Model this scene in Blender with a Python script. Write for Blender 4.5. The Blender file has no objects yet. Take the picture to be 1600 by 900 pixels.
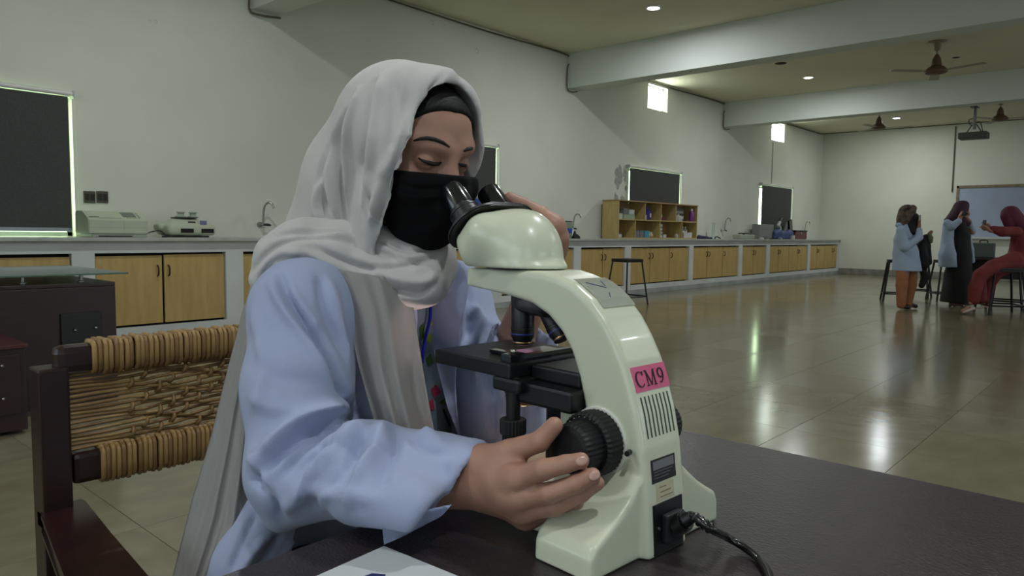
import bpy, bmesh, math, random
import numpy as np
from mathutils import Vector, Matrix
from mathutils.bvhtree import BVHTree
random.seed(7)
SC = bpy.context.scene
COL = SC.collection
# ------------------------------------------------------------------ camera
FPX, YAW, PITCH, ROLL, CH = 1127.5, math.radians(41.9), math.radians(-4.42), math.radians(.716), 1.08
fw = np.array([math.cos(PITCH)*math.cos(YAW), math.cos(PITCH)*math.sin(YAW), math.sin(PITCH)])
rt0 = np.array([math.sin(YAW), -math.cos(YAW), 0.]); up0 = np.cross(rt0, fw)
RT = rt0*math.cos(ROLL)+up0*math.sin(ROLL); UPV = -rt0*math.sin(ROLL)+up0*math.cos(ROLL)
CAMP = np.array([0, 0, CH])
cam = bpy.data.cameras.new('camera'); camo = bpy.data.objects.new('camera', cam); COL.objects.link(camo)
cam.sensor_width = 36; cam.lens = 36*FPX/1600; cam.clip_start = .02; cam.clip_end = 100
camo.matrix_world = Matrix(((RT[0], UPV[0], -fw[0], 0), (RT[1], UPV[1], -fw[1], 0), (RT[2], UPV[2], -fw[2], CH), (0, 0, 0, 1)))
SC.camera = camo
# ------------------------------------------------------------------ world, exposure, room size
W = bpy.data.worlds.new('world'); SC.world = W; W.use_nodes = True
W.node_tree.nodes['Background'].inputs[0].default_value = (.75, .85, 1, 1)
W.node_tree.nodes['Background'].inputs[1].default_value = 1.0
SC.view_settings.view_transform = 'Standard'; SC.view_settings.look = 'None'
SC.view_settings.exposure = -0.62; SC.view_settings.gamma = 1; SC.view_settings.use_curve_mapping = False
X0, X1, Y0, Y1, ZC = -3.2, 21.85, -6.0, 7.5, 4.03
LAMP_W = 60.0          # each ceiling downlight
LAMP_COL = (.93, .97, 1.0)
DAY = 4.0              # far daylight windows
DAY2 = 2.6             # daylight windows behind the camera
VENT = 24.0             # bare ventilator glass
LAMPS = [(8.4, 5.12), (13.85, 5.08), (19.85, 5.08), (2.7, 5.1), (-2.4, 2.2), (5.6, -2.4), (2.2, .4), (11.5, -2.4), (17.2, -2.4), (-.4, -.9)]  # last entry: unseen lamp added near the camera to brighten the foreground

def ray(px, py): return fw+RT*(px-800)/FPX-UPV*(py-450)/FPX
def on_plane(px, py, ax, v):
    """world point where the sight line through a measured image point meets a real plane"""
    d = ray(px, py); return CAMP+d*((v-CAMP[ax])/d[ax])
def at_depth(px, py, dep): return CAMP+ray(px, py)*dep
def project(p):
    v = np.asarray(p)-CAMP; z = v@fw
    return 800+FPX*(v@RT)/z, 450-FPX*(v@UPV)/z
# ------------------------------------------------------------------ materials
def lin(c):
    return tuple((x/12.92 if x <= .04045 else ((x+.055)/1.055)**2.4) for x in c)
MATS = {}
def mat(name, col, rough=.6, metal=0, var=0, vscale=8, bump=0, bscale=200, coat=0, trans=0, emit=0, ecol=None, spec=.5, stretch=None, col2=None, sheen=0, alpha=1, sub=0):
    """col in sRGB 0..1"""
    if name in MATS: return MATS[name]
    m = bpy.data.materials.new(name); m.use_nodes = True; nt = m.node_tree; N = nt.nodes; L = nt.links
    b = N['Principled BSDF']
    c = lin(col); b.inputs['Base Color'].default_value = (*c, 1)
    b.inputs['Roughness'].default_value = rough; b.inputs['Metallic'].default_value = metal
    b.inputs['Coat Weight'].default_value = coat; b.inputs['Specular IOR Level'].default_value = spec
    b.inputs['Transmission Weight'].default_value = trans
    if sheen: b.inputs['Sheen Weight'].default_value = sheen
    if sub:
        b.inputs['Subsurface Weight'].default_value = sub; b.inputs['Subsurface Radius'].default_value = (1, .35, .2); b.inputs['Subsurface Scale'].default_value = .006
    if alpha < 1: b.inputs['Alpha'].default_value = alpha
    if emit:
        b.inputs['Emission Strength'].default_value = emit; b.inputs['Emission Color'].default_value = (*lin(ecol or col), 1)
    tc = N.new('ShaderNodeTexCoord')
    src = tc.outputs['Object']
    if stretch:
        mp = N.new('ShaderNodeMapping'); mp.inputs['Scale'].default_value = stretch; L.new(src, mp.inputs[0]); src = mp.outputs[0]
    if var or col2:
        n = N.new('ShaderNodeTexNoise'); n.inputs['Scale'].default_value = vscale; n.inputs['Detail'].default_value = 5
        L.new(src, n.inputs['Vector'])
        r = N.new('ShaderNodeValToRGB'); r.color_ramp.elements[0].position = .32; r.color_ramp.elements[1].position = .68
        if col2: a, z = lin(col), lin(col2)
        else: a = tuple(x*(1-var) for x in c); z = tuple(min(1, x*(1+var)) for x in c)
        r.color_ramp.elements[0].color = (*a, 1); r.color_ramp.elements[1].color = (*z, 1)
        L.new(n.outputs['Fac'], r.inputs[0]); L.new(r.outputs[0], b.inputs['Base Color'])
    if bump:
        n2 = N.new('ShaderNodeTexNoise'); n2.inputs['Scale'].default_value = bscale; n2.inputs['Detail'].default_value = 3
        L.new(src, n2.inputs['Vector'])
        bp = N.new('ShaderNodeBump'); bp.inputs['Strength'].default_value = bump; bp.inputs['Distance'].default_value = .002
        L.new(n2.outputs['Fac'], bp.inputs['Height']); L.new(bp.outputs[0], b.inputs['Normal'])
    MATS[name] = m; return m
def P(h, **k): return h
# ------------------------------------------------------------------ mesh helpers
def obj(name, bm, m=None, parent=None, smooth=False, loc=None, auto=None):
    me = bpy.data.meshes.new(name)
    if isinstance(bm, bmesh.types.BMesh):
        if loc is not None: bmesh.ops.translate(bm, verts=bm.verts, vec=-Vector(loc))
        bm.to_mesh(me); bm.free()
    else:
        v, f = bm
        if loc is not None: v = np.asarray(v)-np.asarray(loc)
        me.from_pydata([tuple(x) for x in v], [], [tuple(int(i) for i in q) for q in f])
    if m is not None:
        for mm in (m if isinstance(m, (list, tuple)) else [m]): me.materials.append(mm)
    if smooth or auto:
        me.polygons.foreach_set('use_smooth', [True]*len(me.polygons))
        if auto: me.set_sharp_from_angle(angle=math.radians(auto))
    o = bpy.data.objects.new(name, me); COL.objects.link(o)
    if parent is not None: o.parent = parent
    if loc is not None: o.location = loc
    return o
def empty(name, loc=(0, 0, 0), rz=0):
    o = bpy.data.objects.new(name, None); COL.objects.link(o); o.location = loc; o.rotation_euler = (0, 0, rz); o.empty_display_size = .1
    return o
def tag(o, label=None, cat=None, group=None, kind=None):
    if label: o['label'] = label
    if cat: o['category'] = cat
    if group: o['group'] = group
    if kind: o['kind'] = kind
    return o
def thing(name, label, cat, loc=(0, 0, 0), rz=0, group=None): return tag(empty(name, loc, rz), label, cat, group)
def BM(): return bmesh.new()
def box(bm, x0, x1, y0, y1, z0, z1, bev=0, seg=2):
    r = bmesh.ops.create_cube(bm, size=1)
    vs = r['verts']
    for v in vs: v.co = Vector(((x0+x1)/2+v.co.x*(x1-x0), (y0+y1)/2+v.co.y*(y1-y0), (z0+z1)/2+v.co.z*(z1-z0)))
    if bev:
        es = list({e for v in vs for e in v.link_edges})
        bmesh.ops.bevel(bm, geom=es, offset=bev, segments=seg, affect='EDGES', profile=.6)
    return bm
def bx(*a, **k): return box(BM(), *a, **k)
def frame_of(d):
    d = Vector(d).normalized(); a = Vector((0, 0, 1)) if abs(d.z) < .9 else Vector((1, 0, 0))
    u = d.cross(a).normalized(); return u, d.cross(u).normalized(), d
def tube(bm, pts, r, n=8, cap=True, flat=1.0):
    """pts list; r number or list"""
    pts = [Vector(p) for p in pts]; rs = r if isinstance(r, (list, tuple)) else [r]*len(pts)
    rings = []; pu = None
    for i, p in enumerate(pts):
        d = (pts[min(i+1, len(pts)-1)]-pts[max(i-1, 0)])
        if d.length < 1e-9: d = Vector((0, 0, 1))
        d.normalize()
        if pu is None: u, w, _ = frame_of(d)
        else:
            u = (pu-d*pu.dot(d)).normalized(); w = d.cross(u)
        pu = u
        rings.append([bm.verts.new(p+(u*math.cos(2*math.pi*k/n)+w*math.sin(2*math.pi*k/n)*flat)*rs[i]) for k in range(n)])
    for a, b in zip(rings[:-1], rings[1:]):
        for k in range(n): bm.faces.new((a[k], a[(k+1) % n], b[(k+1) % n], b[k]))
    if cap:
        bm.faces.new(rings[0][::-1]); bm.faces.new(rings[-1])
    return bm
def lathe(bm, prof, base=(0, 0, 0), axis=(0, 0, 1), n=24, cap=True):
    """prof: [(radius, height)...] along axis"""
    u, w, d = frame_of(axis); b = Vector(base); rings = []
    for r, h in prof:
        rings.append([bm.verts.new(b+d*h+(u*math.cos(2*math.pi*k/n)+w*math.sin(2*math.pi*k/n))*max(r, 1e-5)) for k in range(n)])
    for p, q in zip(rings[:-1], rings[1:]):
        for k in range(n): bm.faces.new((p[k], p[(k+1) % n], q[(k+1) % n], q[k]))
    if cap:
        bm.faces.new(rings[0][::-1]); bm.faces.new(rings[-1])
    return bm
def prism(bm, poly, d, bev=0):
    """poly: list of 3-D points (planar), extruded by vector d"""
    d = Vector(d); a = [bm.verts.new(Vector(p)) for p in poly]; b = [bm.verts.new(Vector(p)+d) for p in poly]
    n = len(a); fs = [bm.faces.new(a[::-1]), bm.faces.new(b)]
    for i in range(n): fs.append(bm.faces.new((a[i], a[(i+1) % n], b[(i+1) % n], b[i])))
    if bev:
        es = list({e for f in fs[:2] for e in f.edges}); bmesh.ops.bevel(bm, geom=es, offset=bev, segments=2, affect='EDGES')
    bmesh.ops.recalc_face_normals(bm, faces=bm.faces)
    return bm
def smoothpath(pts, n=8):
    """Catmull-Rom"""
    P_ = [np.array(p, float) for p in pts]; P_ = [2*P_[0]-P_[1]]+P_+[2*P_[-1]-P_[-2]]; out = []
    for i in range(1, len(P_)-2):
        a, b, c, d = P_[i-1:i+3]
        for k in range(n):
            t = k/n; out.append(.5*((2*b)+(-a+c)*t+(2*a-5*b+4*c-d)*t*t+(-a+3*b-3*c+d)*t**3))
    out.append(P_[-2]); return out
def recalc(bm):
    bmesh.ops.recalc_face_normals(bm, faces=bm.faces); return bm
def copy_tree(o, parent=None):
    c = o.copy(); COL.objects.link(c); c.parent = parent
    for ch in list(o.children): copy_tree(ch, c)
    return c
# ------------------------------------------------------------------ signed-distance sculpting (grid + surface nets)
class Vol:
    def __init__(s, lo, hi, h):
        s.lo = np.array(lo, float); s.h = h; s.n = np.ceil((np.array(hi)-s.lo)/h).astype(int)+1
        s.F = np.full(s.n, 1.0, np.float32)
    def sub(s, lo, hi):
        a = np.clip(np.floor((np.array(lo)-s.lo)/s.h).astype(int), 0, s.n); b = np.clip(np.ceil((np.array(hi)-s.lo)/s.h).astype(int)+1, 0, s.n)
        if (b <= a).any(): return None
        g = [s.lo[i]+s.h*np.arange(a[i], b[i]) for i in range(3)]
        return tuple(slice(a[i], b[i]) for i in range(3)), g[0][:, None, None], g[1][None, :, None], g[2][None, None, :]
    def put(s, d, sl, k, mode):
        F = s.F[sl]
        if mode == 'sub': F = -F
        if mode == 'and': F = -F; d = -d
        if k > 0:
            hh = np.maximum(k-np.abs(F-d), 0)/k; r = np.minimum(F, d)-hh*hh*k*.25
        else: r = np.minimum(F, d)
        if mode in ('sub', 'and'): r = -r
        s.F[sl] = r
    def cap(s, a, b, ra, rb=None, k=.01, mode='add', sc=None):
        rb = ra if rb is None else rb; a = np.array(a, float); b = np.array(b, float); R = max(ra, rb)+max(.03, 2*k)+4*s.h
        q = s.sub(np.minimum(a, b)-R, np.maximum(a, b)+R)
        if q is None: return s
        sl, X, Y, Z = q; ab = b-a; L2 = max(ab@ab, 1e-12)
        t = np.clip(((X-a[0])*ab[0]+(Y-a[1])*ab[1]+(Z-a[2])*ab[2])/L2, 0, 1)
        d = np.sqrt((X-a[0]-t*ab[0])**2+(Y-a[1]-t*ab[1])**2+(Z-a[2]-t*ab[2])**2)-(ra+(rb-ra)*t)
        s.put(d.astype(np.float32), sl, k, mode); return s
    def chain(s, pts, rs, k=.01, mode='add'):
        for i in range(len(pts)-1): s.cap(pts[i], pts[i+1], rs[i], rs[i+1], k, mode)
        return s
    def ell(s, c, r, rot=None, k=.01, mode='add'):
        c = np.array(c, float); r = np.array(r, float); R = r.max()+max(.03, 2*k)+4*s.h
        q = s.sub(c-R, c+R)
        if q is None: return s
        sl, X, Y, Z = q; X, Y, Z = X-c[0], Y-c[1], Z-c[2]
        if rot is not None:
            M = np.array(rot); X, Y, Z = (M[0, 0]*X+M[0, 1]*Y+M[0, 2]*Z, M[1, 0]*X+M[1, 1]*Y+M[1, 2]*Z, M[2, 0]*X+M[2, 1]*Y+M[2, 2]*Z)
        k0 = np.sqrt((X/r[0])**2+(Y/r[1])**2+(Z/r[2])**2); k1 = np.sqrt((X/r[0]**2)**2+(Y/r[1]**2)**2+(Z/r[2]**2)**2)+1e-9
        s.put((k0*(k0-1)/k1).astype(np.float32), sl, k, mode); return s
    def rbox(s, c, hx, r=.004, rot=None, k=.004, mode='add'):
        c = np.array(c, float); hx = np.array(hx, float); R = np.linalg.norm(hx)+max(.02, 2*k)
        q = s.sub(c-R, c+R)
        if q is None: return s
        sl, X, Y, Z = q; X, Y, Z = X-c[0], Y-c[1], Z-c[2]
        if rot is not None:
            M = np.array(rot); X, Y, Z = (M[0, 0]*X+M[0, 1]*Y+M[0, 2]*Z, M[1, 0]*X+M[1, 1]*Y+M[1, 2]*Z, M[2, 0]*X+M[2, 1]*Y+M[2, 2]*Z)
        x, y, z = np.abs(X)-hx[0]+r, np.abs(Y)-hx[1]+r, np.abs(Z)-hx[2]+r
        d = np.sqrt(np.maximum(x, 0)**2+np.maximum(y, 0)**2+np.maximum(z, 0)**2)+np.minimum(np.maximum(x, np.maximum(y, z)), 0)-r
        s.put(d.astype(np.float32), sl, k, mode); return s
    def fn(s, f, k=0, mode='add', lo=None, hi=None):
        q = s.sub(s.lo if lo is None else lo, s.lo+s.h*s.n if hi is None else hi); sl, X, Y, Z = q
        s.put((f(X, Y, Z)+np.zeros(s.F[sl].shape)).astype(np.float32), sl, k, mode); return s
    def prism(s, poly, ax, c0, c1, r=.003, k=0, mode='add'):
        """polygon in the two other axes (in cyclic order of remaining axes), slab between c0 and c1 on axis ax"""
        oth = [i for i in range(3) if i != ax]; poly = np.array(poly, float)
        lo = np.zeros(3); hi = np.zeros(3); lo[ax], hi[ax] = c0-.02, c1+.02
        for j, i in enumerate(oth): lo[i], hi[i] = poly[:, j].min()-.02, poly[:, j].max()+.02
        sl, X, Y, Z = s.sub(lo, hi); g = (X, Y, Z)
        A, B = g[oth[0]], g[oth[1]]; A, B = A+0*B, B+0*A
        d2 = np.full(A.shape, 1e9); ins = np.zeros(A.shape, bool); n = len(poly)
        for i in range(n):
            p, q = poly[i], poly[(i+1) % n]; e = q-p
            t = np.clip(((A-p[0])*e[0]+(B-p[1])*e[1])/max(e@e, 1e-12), 0, 1)
            d2 = np.minimum(d2, (A-p[0]-t*e[0])**2+(B-p[1]-t*e[1])**2)
            c = ((p[1] > B) != (q[1] > B)); with_ = (q[0]-p[0])*(B-p[1])/((q[1]-p[1]) if abs(q[1]-p[1]) > 1e-12 else 1e-12)+p[0]
            ins ^= c & (A < with_)
        dp = np.sqrt(d2)*np.where(ins, -1, 1)+r
        dz = np.abs(g[ax]-(c0+c1)/2)-(c1-c0)/2+r
        d = np.sqrt(np.maximum(dp, 0)**2+np.maximum(dz, 0)**2)+np.minimum(np.maximum(dp, dz), 0)-r
        s.put(d.astype(np.float32), sl, k, mode); return s
    def mesh(s):
        F = s.F; I = F < 0
        n = F.shape; c = np.zeros([x-1 for x in n], bool)
        corners = [(i, j, k) for i in (0, 1) for j in (0, 1) for k in (0, 1)]
        def sl(i, j, k, A): return A[i:n[0]-1+i, j:n[1]-1+j, k:n[2]-1+k]
        cnt = np.zeros(c.shape, np.int8)
        for q in corners: cnt += sl(*q, I)
        act = (cnt > 0) & (cnt < 8); ci = np.argwhere(act); vid = np.full(act.shape, -1, np.int64); vid[act] = np.arange(len(ci))
        V = np.zeros((len(ci), 3)); num = np.zeros(len(ci))
        for ax in range(3):
            for q in corners:
                if q[ax]: continue
                a = ci+np.array(q); b = a.copy(); b[:, ax] += 1
                fa = F[a[:, 0], a[:, 1], a[:, 2]].astype(float); fb = F[b[:, 0], b[:, 1], b[:, 2]].astype(float)
                m = (fa < 0) != (fb < 0); t = np.where(m, fa/np.where(m, fa-fb, 1), 0)
                p = np.tile(np.array(q, float), (len(ci), 1)); p[:, ax] += t
                V += p*m[:, None]; num += m
        V = (ci+V/num[:, None])*s.h+s.lo
        Q = []
        for ax in range(3):
            b, d = [(1, 2), (2, 0), (0, 1)][ax]
            lo = [slice(0, None)]*3; s0 = [slice(1, n[i]-1) for i in range(3)]; s0[ax] = slice(0, n[ax]-1); s1 = list(s0); s1[ax] = slice(1, n[ax])
            A, Bv = I[tuple(s0)], I[tuple(s1)]; m = A != Bv; idx = np.argwhere(m); off = np.array([x.start for x in s0]); idx = idx+off
            fl = A[m]
            def vv(db, dd):
                q = idx.copy(); q[:, b] -= db; q[:, d] -= dd; return vid[q[:, 0], q[:, 1], q[:, 2]]
            quad = np.stack([vv(1, 1), vv(0, 1), vv(0, 0), vv(1, 0)], 1)
            quad[~fl] = quad[~fl][:, ::-1]; Q.append(quad)
        return V, np.concatenate(Q)
def np_mesh(name, V, Q, m, parent=None, loc=None, smooth=True):
    me = bpy.data.meshes.new(name)
    if loc is not None: V = V-np.array(loc)
    me.vertices.add(len(V)); me.vertices.foreach_set('co', np.ascontiguousarray(V, np.float32).ravel())
    me.loops.add(Q.size); me.loops.foreach_set('vertex_index', Q.astype(np.int32).ravel())
    me.polygons.add(len(Q)); me.polygons.foreach_set('loop_start', np.arange(0, Q.size, 4, dtype=np.int32)); me.polygons.foreach_set('loop_total', np.full(len(Q), 4, np.int32))
    if smooth: me.polygons.foreach_set('use_smooth', np.ones(len(Q), bool))
    me.update(calc_edges=True); me.validate()
    for mm in (m if isinstance(m, (list, tuple)) else [m]): me.materials.append(mm)
    o = bpy.data.objects.new(name, me); COL.objects.link(o)
    if parent is not None: o.parent = parent
    elif loc is not None: o.location = loc
    return o
def vnormals(V, Q):
    n = np.cross(V[Q[:, 2]]-V[Q[:, 0]], V[Q[:, 3]]-V[Q[:, 1]]); N = np.zeros_like(V)
    for i in range(4): np.add.at(N, Q[:, i], n)
    return N/(np.linalg.norm(N, axis=1)[:, None]+1e-12)
def relax(V, Q, it=1, lam=.5):
    E = np.concatenate([Q[:, [0, 1]], Q[:, [1, 2]], Q[:, [2, 3]], Q[:, [3, 0]]])
    for _ in range(it):
        S = np.zeros_like(V); c = np.zeros(len(V)); np.add.at(S, E[:, 0], V[E[:, 1]]); np.add.at(S, E[:, 1], V[E[:, 0]]); np.add.at(c, E[:, 0], 1); np.add.at(c, E[:, 1], 1)
        V = V+lam*(S/c[:, None]-V)
    return V
def folds(V, Q, strokes, it=1):
    """cloth folds: each stroke is a line measured on the cloth (image points laid onto the 3-D surface), height (m, + ridge / - valley) and width (m)"""
    V = relax(V, Q, it); N = vnormals(V, Q)
    T = BVHTree.FromPolygons([Vector(v) for v in V], [tuple(q) for q in Q.tolist()])
    D = np.zeros(len(V)); cam_ = Vector(CAMP)
    for st in strokes:
        pts, hgt, wid = st[:3]; P3 = []
        for (x, y) in smoothpath([np.array(p, float) for p in pts], 3) if len(pts) > 2 else pts:
            hit = T.ray_cast(cam_, Vector(ray(x, y)))
            if hit[0] is not None: P3.append(np.array(hit[0]))
        if len(P3) < 2: continue
        P3 = np.array(P3); mid = P3.mean(0); R = np.linalg.norm(P3-mid, axis=1).max()+3*wid
        idx = np.where(((V-mid)**2).sum(1) < R*R)[0]; v = V[idx]; best = np.full(len(idx), 1e9); bt = np.zeros(len(idx)); n = len(P3)-1
        for i in range(n):
            a, e = P3[i], P3[i+1]-P3[i]
            if np.linalg.norm(e) > .12: continue
            t = np.clip(((v-a)@e)/max(e@e, 1e-12), 0, 1); d = ((v-a-t[:, None]*e)**2).sum(1)
            m = d < best; best[m] = d[m]; bt[m] = (i+t[m])/n
        fade = np.clip(np.minimum(bt, 1-bt)*5+.25, 0, 1)
        D[idx] += hgt*np.exp(-best/(wid*wid))*fade
    return V+N*D[:, None]
# ================================================================== THE ROOM
def Xf(px, Y=6.925, py=400): return float(on_plane(px, py, 1, Y)[0])
m_wall = mat('wall_paint', (.80, .805, .755), .75, var=.05, vscale=.9, bump=.25, bscale=14)
m_ceil = mat('ceiling_paint', (.80, .785, .685), .8, var=.05, vscale=.7, bump=.2, bscale=20)
m_beam = mat('beam_paint', (.76, .78, .75), .75, var=.04, vscale=1)
m_grime = mat('bare_plaster', (.50, .50, .46), .85, var=.25, vscale=6, bump=.6, bscale=30)
m_tile = mat('marble_tile', (.44, .415, .325), .16, col2=(.50, .475, .38), vscale=3.2, bump=.08, bscale=6, stretch=(1, 2.2, 1))
m_tile2 = mat('marble_tile_dark', (.425, .40, .31), .18, col2=(.495, .47, .375), vscale=4, bump=.08, bscale=6, stretch=(2, 1, 1))
m_tile3 = mat('marble_tile_pale', (.455, .43, .345), .14, col2=(.53, .505, .415), vscale=2.7, bump=.08, bscale=6, stretch=(1, 1.6, 1))
m_joint = mat('tile_joint', (.34, .32, .25), .6, var=.2, vscale=5)
m_glow = mat('frosted_daylight_pane', (1, 1, 1), .4, emit=VENT, ecol=(.93, .98, .95))
m_glow2 = mat('window_daylight_pane', (1, 1, 1), .4, emit=11, ecol=(.86, 1.0, .80))
m_day = mat('opposite_window_pane', (1, 1, 1), .4, emit=DAY, ecol=(.86, .93, 1))
m_day2 = mat('rear_window_pane', (1, 1, 1), .4, emit=DAY2, ecol=(.86, .93, 1))
m_alu = mat('aluminium', (.7, .71, .7), .4, .6)
m_blind = mat('charcoal_blind_fabric', (.24, .245, .235), .85, var=.12, vscale=60, bump=.3, bscale=300)
m_white = mat('white_plastic', (.80, .80, .77), .45, var=.04)
def struct(name, bm, m, parent=None, label=None):
    o = obj(name, bm, m, parent)
    if parent is None: o['kind'] = 'structure'
    if label: o['label'] = label
    return o
def wall_with_holes(axis, c0, c1, a0, a1, z0, z1, holes):
    bm = BM(); cuts = sorted({a0, a1}|{h[0] for h in holes}|{h[1] for h in holes})
    for p, q in zip(cuts[:-1], cuts[1:]):
        hs = sorted([(h[2], h[3]) for h in holes if h[0] <= p+1e-6 and h[1] >= q-1e-6]); z = z0
        for lo, hi in hs+[(z1, z1)]:
            if lo-z > 1e-4:
                if axis == 1: box(bm, p, q, c0, c1, z, lo)
                else: box(bm, c0, c1, p, q, z, lo)
            z = hi
    return bm
WIN = [(.05, 2.29, .992, 2.26), (5.88, 7.98, .992, 2.33), (11.6, 13.53, .992, 2.31), (17.5, 19.5, .992, 2.30)]
VTS = [(12.20, 12.93, 3.50, 3.96), (18.12, 18.93, 3.50, 3.96)]
struct('wall_left', wall_with_holes(1, Y1, Y1+.24, X0, X1, 0, ZC, WIN+VTS), m_wall)
struct('wall_back', bx(X1, X1+.2, Y0, Y1+.24, 0, ZC), m_wall)
WR = [(-1.5, 1.5, 1.0, 2.6), (4.5, 7.5, 1.0, 2.6), (10.5, 13.5, 1.0, 2.6), (16.5, 19.5, 1.0, 2.6)]
struct('wall_right', wall_with_holes(1, Y0-.24, Y0, X0, X1, 0, ZC, WR), m_wall)
WF = [(-3.9, -1.6, 1.0, 2.7), (-.6, 1.7, 1.0, 2.7), (2.7, 5.0, 1.0, 2.7)]
struct('wall_front', wall_with_holes(0, X0-.2, X0, Y0-.24, Y1+.24, 0, ZC, WF), m_wall)
struct('ceiling', bx(X0-.2, X1+.2, Y0-.24, Y1+.24, ZC, ZC+.12), m_ceil)
for i, (x, zb) in enumerate([(4.06, 3.45), (9.66, 3.47), (15.38, 3.5)]):
    struct('trim_%d' % (i+1), bx(x, x+.32, Y0, Y1, zb, ZC, .006), m_beam, label='deep painted ceiling beam crossing the room')
struct('baseboard_back', bx(X1-.03, X1, Y0, 6.9, 0, .17, .01), m_grime)
for i, (a, b, c, d) in enumerate(WIN+VTS):
    fr = struct('window_%d' % (i+1), BM(), m_alu); bm = BM(); t = .04 if i < 4 else .022
    yy = Y1+.10
    for q in ((a, a+t, c, d), (b-t, b, c, d), (a, b, c, c+t), (a, b, d-t, d), ((a+b)/2-t/2, (a+b)/2+t/2, c, d)) if i < 4 else ((a, a+t, c, d), (b-t, b, c, d), (a, b, c, c+t), (a, b, d-t, d), (a+.14, a+.16, c, d)):
        box(bm, q[0], q[1], yy, yy+.05, q[2], q[3])
    bm.to_mesh(fr.data); bm.free()
    mid = (a+b)/2 if i < 4 else a+.15
    for p, q in ((a+t, mid-t/2), (mid+t/2, b-t)):
        obj('pane', bx(p, q, yy+.02, yy+.026, c+t, d-t), m_glow2 if i < 4 else m_glow, fr)
for i, (a, b, c, d) in enumerate(WR):
    fr = struct('window_%d' % (i+7), BM(), m_alu); bm = BM()
    for q in ((a, a+.05, c, d), (b-.05, b, c, d), (a, b, c, c+.05), (a, b, d-.05, d)): box(bm, q[0], q[1], Y0-.12, Y0-.06, q[2], q[3])
    bm.to_mesh(fr.data); bm.free(); obj('pane', bx(a+.05, b-.05, Y0-.1, Y0-.09, c+.05, d-.05), m_day, fr)
for i, (a, b, c, d) in enumerate(WF):
    fr = struct('window_%d' % (i+11), BM(), m_alu); bm = BM()
    for q in ((a, a+.05, c, d), (b-.05, b, c, d), (a, b, c, c+.05), (a, b, d-.05, d)): box(bm, X0-.12, X0-.06, q[0], q[1], q[2], q[3])
    bm.to_mesh(fr.data); bm.free(); obj('pane', bx(X0-.1, X0-.09, a+.05, b-.05, c+.05, d-.05), m_day2, fr)
# ---- floor of polished tiles
fl = struct('floor', bx(X0-.2, X1+.2, Y0-.24, Y1+.24, -.1, -.004), m_joint)
T_ = .6; tiles = []
for i in range(int((X1-X0)/T_)+2):
    for j in range(int((Y1-Y0)/T_)+2):
        xa, ya = X0+i*T_, Y0+.28+(j-1)*T_; xb, yb = min(xa+T_, X1), min(ya+T_, Y1); xa, ya = max(xa, X0), max(ya, Y0)
        if xb-xa < .03 or yb-ya < .03: continue
        c = np.array([(xa+xb)/2, (ya+yb)/2, 0]); z = (c-CAMP)@fw
        if z > .3: px, py = project(c); vis = -60 < px < 1660 and 300 < py < 1000
        else: vis = False
        tiles.append((z if vis else 99+abs(z), xa, xb, ya, yb))
tiles.sort(); full = {}
for k, (z, xa, xb, ya, yb) in enumerate(tiles[:300]):
    m = random.choice((m_tile, m_tile, m_tile2, m_tile3)); w_, h_ = round(xb-xa, 3), round(yb-ya, 3); key = (m.name, w_, h_)
    if key not in full:
        o = obj('tile', bx(.0012, w_-.0012, .0012, h_-.0012, -.006, 0, .0006, 1), m, fl); full[key] = o.data
    else: o = bpy.data.objects.new('tile', full[key]); COL.objects.link(o); o.parent = fl
    o.location = (xa, ya, 0)
bms = [BM(), BM(), BM()]
for (z, xa, xb, ya, yb) in tiles[300:]: box(random.choice(bms), xa+.0012, xb-.0012, ya+.0012, yb-.0012, -.006, 0)
for bm, m in zip(bms, (m_tile, m_tile2, m_tile3)): tag(obj('far_tiles', bm, m, fl), kind='stuff')
# ---- ceiling downlights
m_lamp = mat('lamp_diffuser', (1, 1, 1), .4, emit=22, ecol=(.97, .99, 1))
m_rim = mat('lamp_rim', (.85, .85, .82), .4)
LL = ['round recessed ceiling light in the nearest bay, glowing white', 'round recessed ceiling light in the middle bay, above the first high window', 'round recessed ceiling light in the far bay, nearest the back wall']
for i, (x, y) in enumerate(LAMPS):
    t = thing('ceiling_light', LL[i] if i < 3 else 'unseen round recessed ceiling light, assumed out of the picture', 'ceiling light', (x, y, ZC), group=None if i < 3 else 'ceiling lights behind the camera')
    obj('rim', lathe(BM(), [(.075, 0), (.11, 0), (.112, -.008), (.105, -.016), (.08, -.018), (.075, -.004)], n=28, cap=False), m_rim, t, smooth=True)
    obj('diffuser', lathe(BM(), [(.079, -.002), (.079, -.012), (.06, -.02), (.0, -.024)], n=28, cap=False), m_lamp, t, smooth=True)
    ld = bpy.data.lights.new('lamp_light', 'AREA'); ld.shape = 'DISK'; ld.size = .16; ld.energy = LAMP_W*(1.35 if x > 7 else 1); ld.color = LAMP_COL
    lo = bpy.data.objects.new('lamp_light', ld); COL.objects.link(lo); lo.parent = t; lo.location = (0, 0, -.04)
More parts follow.
